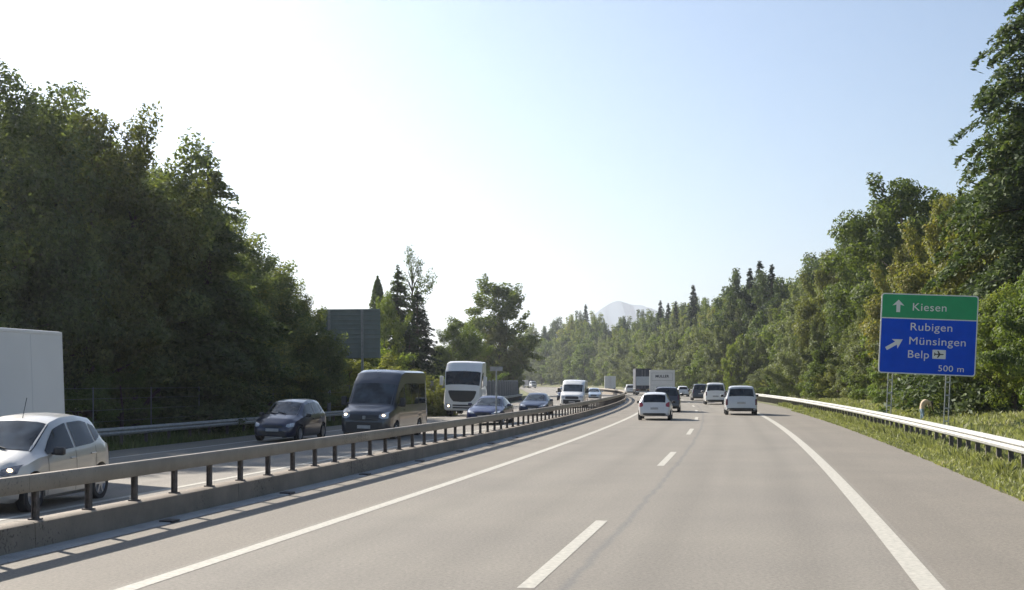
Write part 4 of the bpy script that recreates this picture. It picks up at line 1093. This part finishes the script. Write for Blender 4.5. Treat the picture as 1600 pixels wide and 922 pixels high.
# near, detailed
mk_broad('L1', 14, 3.9, .6, 130, 62000, .165, F_MAT['left'], 1, clr=.085, spray=.30, up=.6)
mk_broad('L2', 14, 3.6, .6, 120, 60000, .165, F_MAT['left'], 2, clr=.08, spray=.38, up=.8)
mk_broad('L3', 12, 3.6, .3, 110, 52000, .16, F_MAT['left'], 3, clr=.085, spray=.35, up=.7)
mk_broad('LY', 14, 3.7, .6, 120, 58000, .165, F_MAT['brown'], 18, clr=.08, spray=.35, up=.7)
mk_broad('R1', 15, 4.2, 2.0, 105, 54000, .20, F_MAT['beech'], 4, clr=.08, spray=.12)
mk_broad('R2', 15, 4.6, 1.2, 110, 44000, .25, F_MAT['brown'], 5, clr=.09, spray=.15)
mk_broad('R3', 11, 3.6, .4, 80, 30000, .22, F_MAT['green'], 6, clr=.10, spray=.15)
mk_broad('open', 15, 4.4, 3.0, 85, 32000, .21, F_MAT['beech'], 19, clr=.068, spray=.10)
c_, t_ = spruce_mesh(22, 5.6, 120000, .21, F_MAT['rightcon'], 7, .50, .04, .72, 1.9, 1.05); proto('bigcon', 22, c_, t_)
c_, t_ = spruce_mesh(15, 3.0, 30000, .24, F_MAT['spruce'], 8, .35, .04, .85); proto('spruce', 15, c_, t_)
c_, t_ = spruce_mesh(15, 2.4, 26000, .26, F_MAT['dark'], 9, .30, .03, .75); proto('spruce2', 15, c_, t_)
c_, t_ = spruce_mesh(14, 3.3, 52000, .20, F_MAT['left'], 29, .22, .04, .62, 1.6); proto('conleft', 14, c_, t_)
c_, t_ = column_mesh(12, 1.0, 12000, .2, F_MAT['dark'], 10); proto('column', 12, c_, t_)
mk_broad('sparse', 14, 1.9, 5.5, 60, 3800, .17, F_MAT['dark'], 11, clr=.05, spray=.5, up=1.0, limbs=50)
mk_broad('pine', 20, 4.4, 1.0, 130, 26000, .34, F_MAT['beech'], 12, clr=.062, spray=.45, up=.25, squash=.7)
# shrubs
mk_broad('shrub', 4, 2.4, .0, 40, 15000, .13, F_MAT['shade'], 13, clr=.17, spray=.2, limbs=6)
mk_broad('shrub_y', 4, 2.4, .0, 40, 14000, .14, F_MAT['yellow'], 14, clr=.17, spray=.2, limbs=6)
mk_broad('shrub_g', 5, 2.8, .0, 45, 18000, .16, F_MAT['green'], 15, clr=.16, spray=.2, limbs=6)
mk_broad('shrub_w', 5, 2.8, .0, 45, 16000, .15, F_MAT['willow'], 17, clr=.16, spray=.25, up=.6, limbs=6)
# forest
mk_broad('F1', 22, 5.0, 1.5, 75, 15000, .48, F_MAT['beech'], 21, clr=.09, spray=.15)
mk_broad('F2', 22, 5.4, 1.0, 80, 15000, .48, F_MAT['dark'], 22, clr=.09, spray=.15)
mk_broad('F3', 20, 4.8, 1.0, 70, 14000, .46, F_MAT['green'], 23, clr=.09, spray=.15)
mk_broad('W1', 14, 4.0, .2, 70, 14000, .36, F_MAT['willow'], 24, clr=.09, spray=.35, up=.5)
mk_broad('W2', 14, 4.4, .2, 75, 14000, .36, F_MAT['willow'], 25, clr=.10, spray=.30, up=.5)
mk_broad('G1', 12, 3.6, .2, 60, 13000, .32, F_MAT['green'], 26, clr=.10, spray=.2)
c_, t_ = spruce_mesh(24, 4.0, 15000, .50, F_MAT['spruce'], 27, .35, .04, .85); proto('FS', 24, c_, t_)
def plant(key, name, X, Y, ht, label, cat='tree', group=None, wide=1.0, zb=None):
    H, cm, tm = PROTO[key]
    z = terrain_z(X, Y)[0] if zb is None else zb
    o = bpy.data.objects.new(name, None); o.empty_display_size = .3; col.objects.link(o); o.location = (X, Y, z-.1)
    k = ht/H; o.scale = (k*wide, k*wide, k); o.rotation_euler = (0, 0, random.uniform(0, 6.28))
    a = bpy.data.objects.new('crown' if cat == 'tree' else 'foliage', cm); col.objects.link(a); a.parent = o
    b = bpy.data.objects.new('trunk' if cat == 'tree' else 'stem', tm); col.objects.link(b); b.parent = o
    tag(o, label, cat, group); return o
def by_px(key, name, x, ytop, Y, label, cat='tree', group=None, wide=1.0):
    X = px(x, Y); z = terrain_z(X, Y)[0]; return plant(key, name, X, Y, pz(ytop, Y)-z, label, cat, group, wide)

def yoff(x, d):
    lo, hi = 15.0, 420.0
    for _ in range(40):
        m_ = (lo+hi)/2; p = P(s_at(m_, d), d)
        if 800+F*p.x/p.y < x: lo = m_
        else: hi = m_
    return lo
def by_off(key, name, x, ytop, d, *a, **k): return by_px(key, name, x, ytop, yoff(x, d), *a, **k)
# left tree wall
LG = 'trees of the dark wood on the left'
for (key, x, yt, Y, wd, lab) in [
    ('L2', -150, 110, 44, 1.1, 'tall leafy tree at the left edge of the photo, above the white box truck'),
    ('L1', -25, 92, 48, 1.0, 'tallest leafy tree of the dark wood, at the photo\'s left edge'),
    ('L2', 60, 158, 53, 1.0, 'leafy tree with upright shoots, right of the tallest tree of the left wood'),
    ('LY', 140, 148, 55, .95, 'leafy tree with yellowish sunlit top in the middle of the left wood'),
    ('L3', 205, 200, 58, 1.05, 'rounded leafy tree right of the yellowish treetop in the left wood'),
    ('L2', 250, 290, 62, .9, 'leafy tree just left of the dark pointed tree in the left wood'),
    ('L3', 400, 408, 68, 1.15, 'lower leafy tree right of the dark pointed tree in the left wood'),
    ('L2', 440, 428, 70, 1.0, 'small tree with thin upright shoots near the right end of the left wood'),
    ('L3', 474, 458, 71, 1.0, 'last small leafy tree of the left wood, touching the grey sign back')]:
    by_px(key, 'leafy_tree', x, yt, Y, lab, group=LG, wide=wd)
by_px('conleft', 'conifer_tree', 325, 232, 60, 'dark pointed conifer-like tree rising from the right slope of the left wood', group=LG, wide=1.35)
for (x, yt, d) in [(-60, 330, -29), (30, 330, -29), (110, 380, -28), (180, 370, -28.5), (245, 420, -28), (300, 400, -28.5), (350, 440, -28), (395, 500, -28), (440, 510, -27.5), (480, 520, -27), (340, 330, -33), (290, 300, -33), (220, 260, -33), (380, 400, -33), (100, 200, -33), (0, 160, -33)]:
    by_off(random.choice(['L1', 'L3', 'L2']), 'leafy_tree', x, yt, d, 'dark shaded leafy tree filling the lower wall of the left wood', group='shaded trees in the left wood', wide=1.15 if yt < 440 else 1.4)
for (x, yt, key) in [(20, 570, 'shrub'), (120, 575, 'shrub'), (190, 570, 'shrub'), (250, 585, 'shrub'), (300, 582, 'shrub'), (345, 588, 'shrub'), (425, 592, 'shrub'), (470, 588, 'shrub')]:
    by_off(key, 'shrub', x, yt, -25.3, 'dark undergrowth shrub behind the wire fence at the foot of the left wood', 'shrub', 'undergrowth shrubs behind the fence', wide=1.2)
for x in (135, 150):
    by_off('shrub', 'shrub', x, 560, -27.5, 'dark undergrowth shrub behind the wire fence at the foot of the left wood', 'shrub', 'undergrowth shrubs behind the fence', wide=1.3)
by_off('shrub_g', 'shrub', 388, 578, -24.8, 'rounded mid-green shrub in the wood edge above the dark compact car', 'shrub', wide=1.5)
# hedge and trees left centre
for x, Y in [(515, 84), (545, 86), (575, 88)]:
    by_px('shrub_y', 'hedge_shrub', x, 562, Y, 'yellowish green shrub of the hedge under the grey sign back', 'shrub', 'hedge shrubs under the sign back', wide=1.5)
for x, Y in [(535, 95), (560, 100)]:
    by_px('shrub_g', 'hedge_shrub', x, 520+random.uniform(-10, 30), Y, 'green shrub behind the grey sign back', 'shrub', 'shrubs behind the sign back', wide=1.2)
for x in (676, 690):
    by_px('shrub_y', 'hedge_shrub', x, 590, 84, 'low yellowish bush between the minibus and the white truck', 'shrub', 'bushes left of the white truck', wide=.9)
by_px('column', 'poplar_tree', 590, 430, 122, 'slim dark columnar poplar behind the grey sign back')
by_px('R3', 'leafy_tree', 603, 455, 114, 'yellow-green leafy tree between the columnar poplar and the dark spruces', wide=.5)
by_px('spruce2', 'spruce_tree', 621, 415, 118, 'dark spruce, left one of the pair right of the grey sign back', wide=1.7)
by_px('spruce', 'spruce_tree', 652, 452, 124, 'dark spruce, right one of the pair above the minibus, with drooping side branches', wide=1.9)
by_px('spruce', 'spruce_tree', 640, 520, 116, 'low dark spruce in front of the spruce pair above the minibus', wide=2.6)
by_px('sparse', 'birch_tree', 645, 388, 128, 'thin nearly bare tree with sparse leaves standing above the dark spruces')
by_px('R1', 'leafy_tree', 705, 508, 150, 'low dark leafy tree behind the white truck cab, left', wide=.9)
by_px('R3', 'leafy_tree', 735, 505, 160, 'bushy leafy tree between the white truck and the tall layered tree', wide=.9)
by_px('R1', 'leafy_tree', 690, 540, 136, 'small leafy tree right beside the dark spruces', wide=.9)
by_px('pine', 'leafy_tree', 778, 430, 205, 'tall single tree with layered spiky branches above the noise wall', wide=1.3)
by_px('R2', 'leafy_tree', 780, 500, 200, 'dense dark tree in front of the tall single tree above the noise wall', wide=.9)
by_px('R3', 'leafy_tree', 802, 560, 200, 'low bright bush-like tree at the right foot of the tall single tree', wide=.8)
for x in (600, 640, 680, 715, 750, 790):
    by_off('shrub', 'shrub', x, 578, -26, 'dark shrub behind the noise wall', 'shrub', 'shrubs behind the noise wall', wide=1.6)

# right near trees
by_px('bigcon', 'conifer_tree', 1630, -190, 62, 'huge tree with layered drooping branches at the right edge of the photo', wide=1.15)
by_px('open', 'leafy_tree', 1408, 262, 98, 'tall leafy tree with open sunlit crown directly above the big sign', wide=1.05)
by_px('R1', 'leafy_tree', 1345, 345, 115, 'leafy tree left of the tall open-crowned tree above the sign', wide=.85)
by_px('R2', 'leafy_tree', 1300, 408, 130, 'rounded dark leafy tree at the left foot of the tall tree group near the sign', wide=.8)
by_px('R2', 'leafy_tree', 1485, 330, 80, 'brownish leafy tree between the open-crowned tree and the huge conifer', wide=.85)
by_px('spruce2', 'spruce_tree', 1500, 300, 82, 'dark conifer half hidden behind the brownish tree right of the sign', wide=1.2)
by_px('R2', 'leafy_tree', 1420, 400, 92, 'brownish leafy tree directly behind the big sign', wide=.9)
by_px('R2', 'leafy_tree', 1570, 260, 66, 'leafy tree with yellow-brown leaves in front of the huge conifer', wide=.8)
by_px('R3', 'leafy_tree', 1585, 440, 56, 'bright green low tree right of the big sign at the photo edge', wide=1.0)
by_px('R3', 'leafy_tree', 1640, 400, 50, 'bright green tree cut off by the right photo edge', wide=.9)
by_px('R1', 'leafy_tree', 1360, 470, 110, 'leafy tree filling the wood edge left of the big sign', wide=1.0)
by_px('R3', 'leafy_tree', 1330, 520, 118, 'light green low tree at the wood edge left of the sign', wide=.9)
SG = 'shrubs along the right wood edge'
for (key, x, yt, Y, wd, lab) in [('shrub_g', 1545, 560, 60, 1.1, 'green shrub right of the sign, behind its right edge'), ('shrub_g', 1575, 530, 60, 1.1, 'tall green shrub at the top of the grass bank near the right photo edge'),
    ('shrub_g', 1520, 575, 64, 1.2, 'green shrub just right of the sign\'s right lattice post'), ('shrub', 1445, 560, 74, 1.5, 'dark shrub between the two posts under the big sign'), ('shrub_g', 1490, 585, 68, 1.2, 'grassy green shrub at the foot of the right lattice post'),
    ('shrub', 1395, 570, 88, 1.5, 'dark shrub behind the left lattice post of the sign'), ('shrub_g', 1355, 560, 100, 1.0, 'leafy green shrub left of the sign\'s lower left corner'), ('shrub_y', 1335, 585, 106, 1.0, 'yellowish shrub one step left of the big sign'),
    ('shrub_y', 1310, 575, 112, 1.1, 'tall yellowish shrub between the sign and the pale rounded shrub'), ('shrub_g', 1290, 560, 118, 1.2, 'green shrub just right of the pale rounded shrub'), ('shrub_y', 1275, 585, 123, 1.0, 'low yellowish shrub at the right foot of the pale rounded shrub'),
    ('shrub_g', 1225, 575, 142, 1.1, 'green shrub just left of the pale rounded shrub'), ('shrub_w', 1200, 570, 155, 1.0, 'pale shrub at the far end of the visible guard rail'), ('shrub_y', 1185, 585, 162, 1.0, 'yellowish shrub right behind the silver people carrier'),
    ('shrub_g', 1375, 595, 94, 1.2, 'low green shrub under the left edge of the sign'), ('shrub_y', 1412, 612, 72, .8, 'low yellow-green shrub left of the bending person')]:
    by_px(key, 'shrub', x, yt, Y, lab, 'shrub', SG, wide=wd)
by_px('shrub_w', 'shrub', 1250, 540, 134, 'rounded pale grey-green shrub above the guard rail left of the sign', 'shrub', wide=1.0)
by_px('G1', 'leafy_tree', 1143, 535, 186, 'small pointed light-green tree standing out right of the transporter van', wide=.55)
# forest skyline (photo outline) ---------------------------------------------
sk_x = [780, 820, 850, 880, 915, 950, 1000, 1050, 1090, 1130, 1160, 1210, 1240, 1290, 1400, 1700]
sk_y = [540, 512, 500, 494, 484, 496, 492, 482, 470, 462, 446, 440, 440, 400, 330, 260]
for (x, yt, Y, wd, lab) in [(915, 476, 560, 1.3, 'single dark spruce poking out of the far forest left of the mountain'),
    (1032, 470, 415, 1.3, 'leftmost of three small spruce tops right of the mountain'), (1044, 474, 396, 1.3, 'middle one of three small spruce tops right of the mountain'), (1056, 471, 380, 1.3, 'rightmost of three small spruce tops right of the mountain'),
    (1083, 446, 340, 1.6, 'tall lone spruce top halfway between mountain and big sign'), (1172, 420, 246, 1.5, 'left spire of the tall spruce pair in the right forest'), (1187, 408, 238, 1.6, 'highest spruce spire of the right forest'), (1206, 414, 226, 1.5, 'right spire of the tall spruce group in the right forest'), (1272, 425, 185, 1.3, 'dark spruce tip beside the rounded tree left of the sign')]:
    by_px('FS', 'spruce_tree', x, yt, Y, lab, wide=wd)
for (x, yt, Y, wd, lab) in [(1152, 432, 240, .9, 'dark leafy tree just left of the spruce spires of the right forest'), (1196, 436, 232, .9, 'dark leafy tree under the spruce spires of the right forest'), (1222, 446, 222, .8, 'leafy tree just right of the spruce spires of the right forest')]:
    by_px('F2', 'leafy_tree', x, yt, Y, lab, wide=wd)
by_px('R1', 'leafy_tree', 1625, 170, 66, 'leafy tree standing before the huge layered tree at the right edge', wide=.75)
def forest_row(d, s0, s1, ds, keys, name, label, group, f_lo, f_hi, hmax, hmin, wide=1.0):
    s = s0; n = 0
    while s < s1:
        sx_ = s+random.uniform(-.3, .3)*ds; dd = d+random.uniform(-2.5, 2.5)
        p = P(sx_, dd); s += ds*(1+.6*max(0, (sx_-150)/400))
        if p.y < 50: continue
        x = 800+F*p.x/p.y; ysk = float(np.interp(x, sk_x, sk_y)); f = random.uniform(f_lo, f_hi)
        y = YH-(YH-ysk)*f; ht = pz(y, p.y)-terrain_z(p.x, p.y)[0]
        ht = max(hmin, min(hmax, ht)); k = random.choice(keys)
        plant(k, name, p.x, p.y, ht, LOOK[k]+' tree, '+label+', '+zone(x), 'tree', group, wide*random.uniform(.85, 1.15)); n += 1
    return n
LOOK = {'W1': 'pale grey-green billowy', 'W2': 'broad pale grey-green', 'G1': 'small fresh green', 'F3': 'fresh green rounded', 'F1': 'olive green tall', 'F2': 'dark green dense', 'FS': 'dark pointed spruce'}
def zone(x):
    return 'left of the mountain' if x < 935 else 'under the mountain' if x < 1035 else 'above the vans' if x < 1165 else 'right of the vans' if x < 1375 else 'behind the sign'
nf = forest_row(15, 86, 640, 6.0, ['W1', 'W2', 'G1', 'W1', 'W2', 'F3'], 'forest_tree', 'front row of right forest', 'front row of the right forest', .38, .66, 17, 5, 1.0)
nf += forest_row(22, 84, 640, 6.5, ['W1', 'F3', 'W2', 'F1', 'G1'], 'forest_tree', 'second row of right forest', 'second row of the right forest', .62, .84, 22, 7, 1.0)
nf += forest_row(31, 84, 640, 7.0, ['F1', 'F2', 'F3', 'F1'], 'forest_tree', 'skyline of right forest', 'back row of the right forest', .82, 1.0, 27, 9, .95)
nf += forest_row(44, 90, 640, 9.0, ['F3', 'F1', 'F1', 'F2'], 'forest_tree', 'deep in the right forest', 'deep trees of the right forest', .88, 1.03, 30, 10, .95)
print('forest trees', nf)
# low bright bushes on the far verge
for s_ in np.arange(150, 520, 9):
    p = P(s_, 12.3+random.uniform(-.5, 1)); plant(random.choice(['shrub_y', 'shrub_g']), 'shrub', p.x, p.y, random.uniform(1.2, 2.4), 'low sunlit green bush on the verge before the far forest', 'shrub', 'low bushes before the far forest', 1.2)

# grass blades ---------------------------------------------------------------
def blades(name, n, s0, s1, d0, d1, hlo, hhi, mat, pw=1.6, lean=.5, wd=.012):
    u = rng.uniform(0, 1, n); s = s0+(s1-s0)*u**pw; d = rng.uniform(d0, d1, n)
    hs = np.interp(s, ss, th); X = np.interp(s, ss, px_)+d*np.cos(hs); Y = np.interp(s, ss, py_)-d*np.sin(hs)
    Z = np.array([terr(a, b) for a, b in zip(s, d)])-.03
    clump = .6+.8*np.clip(np.sin(X*1.7+np.sin(Y*1.3)*2)*np.cos(Y*.9+X*.4)*.5+.5, 0, 1)
    h = rng.uniform(hlo, hhi, n)*clump; a = rng.uniform(0, 2*math.pi, n); k = wd*(1+s/25)
    ln = rng.uniform(.1, lean, n)*h; b = rng.uniform(0, 2*math.pi, n)
    V = np.empty((n, 4, 3))
    V[:, 0] = np.stack([X-np.cos(a)*k, Y-np.sin(a)*k, Z], 1); V[:, 1] = np.stack([X+np.cos(a)*k, Y+np.sin(a)*k, Z], 1)
    V[:, 2] = np.stack([X+np.cos(b)*ln*.4+np.cos(a)*k*.8, Y+np.sin(b)*ln*.4+np.sin(a)*k*.8, Z+h*.6], 1); V[:, 3] = np.stack([X+np.cos(b)*ln, Y+np.sin(b)*ln, Z+h], 1)
    me = bpy.data.meshes.new(name); me.vertices.add(4*n); me.vertices.foreach_set('co', V.reshape(-1).astype(np.float32))
    me.loops.add(4*n); me.loops.foreach_set('vertex_index', np.arange(4*n, dtype=np.int32))
    me.polygons.add(n); me.polygons.foreach_set('loop_start', np.arange(0, 4*n, 4, dtype=np.int32)); me.polygons.foreach_set('loop_total', np.full(n, 4, dtype=np.int32))
    me.update(calc_edges=True); me.materials.append(mat)
    o = bpy.data.objects.new(name, me); col.objects.link(o); return tag(o, kind='stuff')
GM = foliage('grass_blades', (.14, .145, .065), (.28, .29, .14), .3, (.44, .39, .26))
GD = foliage('grass_shaded', (.05, .07, .02), (.14, .16, .05), .35, (.2, .17, .07))  # darker copy of the blades, left verge shade put into the colour
tag(blades('grass', 75000, 15, 90, 6.62, 8.6, .03, .15, GM, 1.5, .9, .018), 'short bright grass and weeds along the edge of the hard shoulder', 'grass')
tag(blades('grass', 26000, 15, 110, 7.35, 8.2, .12, .34, GM, 1.4, .7, .014), 'taller grass growing around the posts of the right guard rail', 'grass')
tag(blades('grass', 80000, 18, 120, 7.9, 17, .06, .30, GM, 1.4, .8, .016), 'sunlit rough grass on the bank behind the right guard rail', 'grass')
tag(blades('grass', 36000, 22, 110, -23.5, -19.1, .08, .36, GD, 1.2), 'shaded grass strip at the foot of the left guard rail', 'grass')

# ------------------------------------------------------------------ mountain
def mountain():
    Ym = 5200; k = Ym/F; mb = MB()
    prof = [(700, 597), (760, 575), (820, 556), (870, 532), (900, 510), (925, 492), (940, 480), (958, 471), (966, 469), (985, 474), (1000, 475), (1018, 483), (1040, 492), (1080, 507), (1130, 520), (1200, 530), (1280, 548), (1400, 575), (1500, 597)]
    xs = np.linspace(700, 1500, 161); g_ = np.random.default_rng(3)
    ridge = np.interp(xs, [p[0] for p in prof], [p[1] for p in prof])+np.convolve(g_.normal(0, 1.2, 161), np.ones(3)/3, 'same')
    rows = [(-900, 0), (-650, .22), (-420, .48), (-200, .78), (0, 1), (250, .7), (600, .3), (900, 0)]
    for i, (dy, f) in enumerate(rows):
        for j, x in enumerate(xs):
            h = (YH-ridge[j])*k*f*(1+(.10*math.sin(j*.35+i*1.7)+.07*math.sin(j*.9+i)) * (0 if f in (0, 1) else 1))
            mb.v.append((px(x, Ym), Ym+dy+40*math.sin(j*.5+i), h-1.5 if f else -6))
    n = len(xs)
    for i in range(len(rows)-1):
        for j in range(n-1): a = i*n+j; mb.f.append((a, a+1, a+n+1, a+n))
    m = simple('mountain_haze_blue', (.07, .11, .15), .95, var=.15, scale=.004, bump=0)  # bluish base colour has the distance haze painted into it
    tag(mb.build('mountain', m, smooth=30), kind='structure')
mountain()

# ------------------------------------------------------------------ haze
hz = MB().box((0, 2800, 224), (19000, 10000, 456)).build('haze', M['plastic'])
hz.data.materials.clear(); hm = bpy.data.materials.new('haze_air'); hm.use_nodes = True; t = hm.node_tree
for n in list(t.nodes):
    if n.type != 'OUTPUT_MATERIAL': t.nodes.remove(n)
pv = t.nodes.new('ShaderNodeVolumePrincipled'); pv.inputs['Density'].default_value = .00021; pv.inputs['Color'].default_value = (.86, .92, 1, 1); pv.inputs['Anisotropy'].default_value = .6
t.links.new(pv.outputs[0], [n for n in t.nodes if n.type == 'OUTPUT_MATERIAL'][0].inputs['Volume'])
hz.data.materials.append(hm); tag(hz, kind='stuff')

for _o in scn.objects:
    if _o.get('label') and len(_o['label'].replace('-',' ').split()) > 15: print('LONG', len(_o['label'].split()), _o['label'])
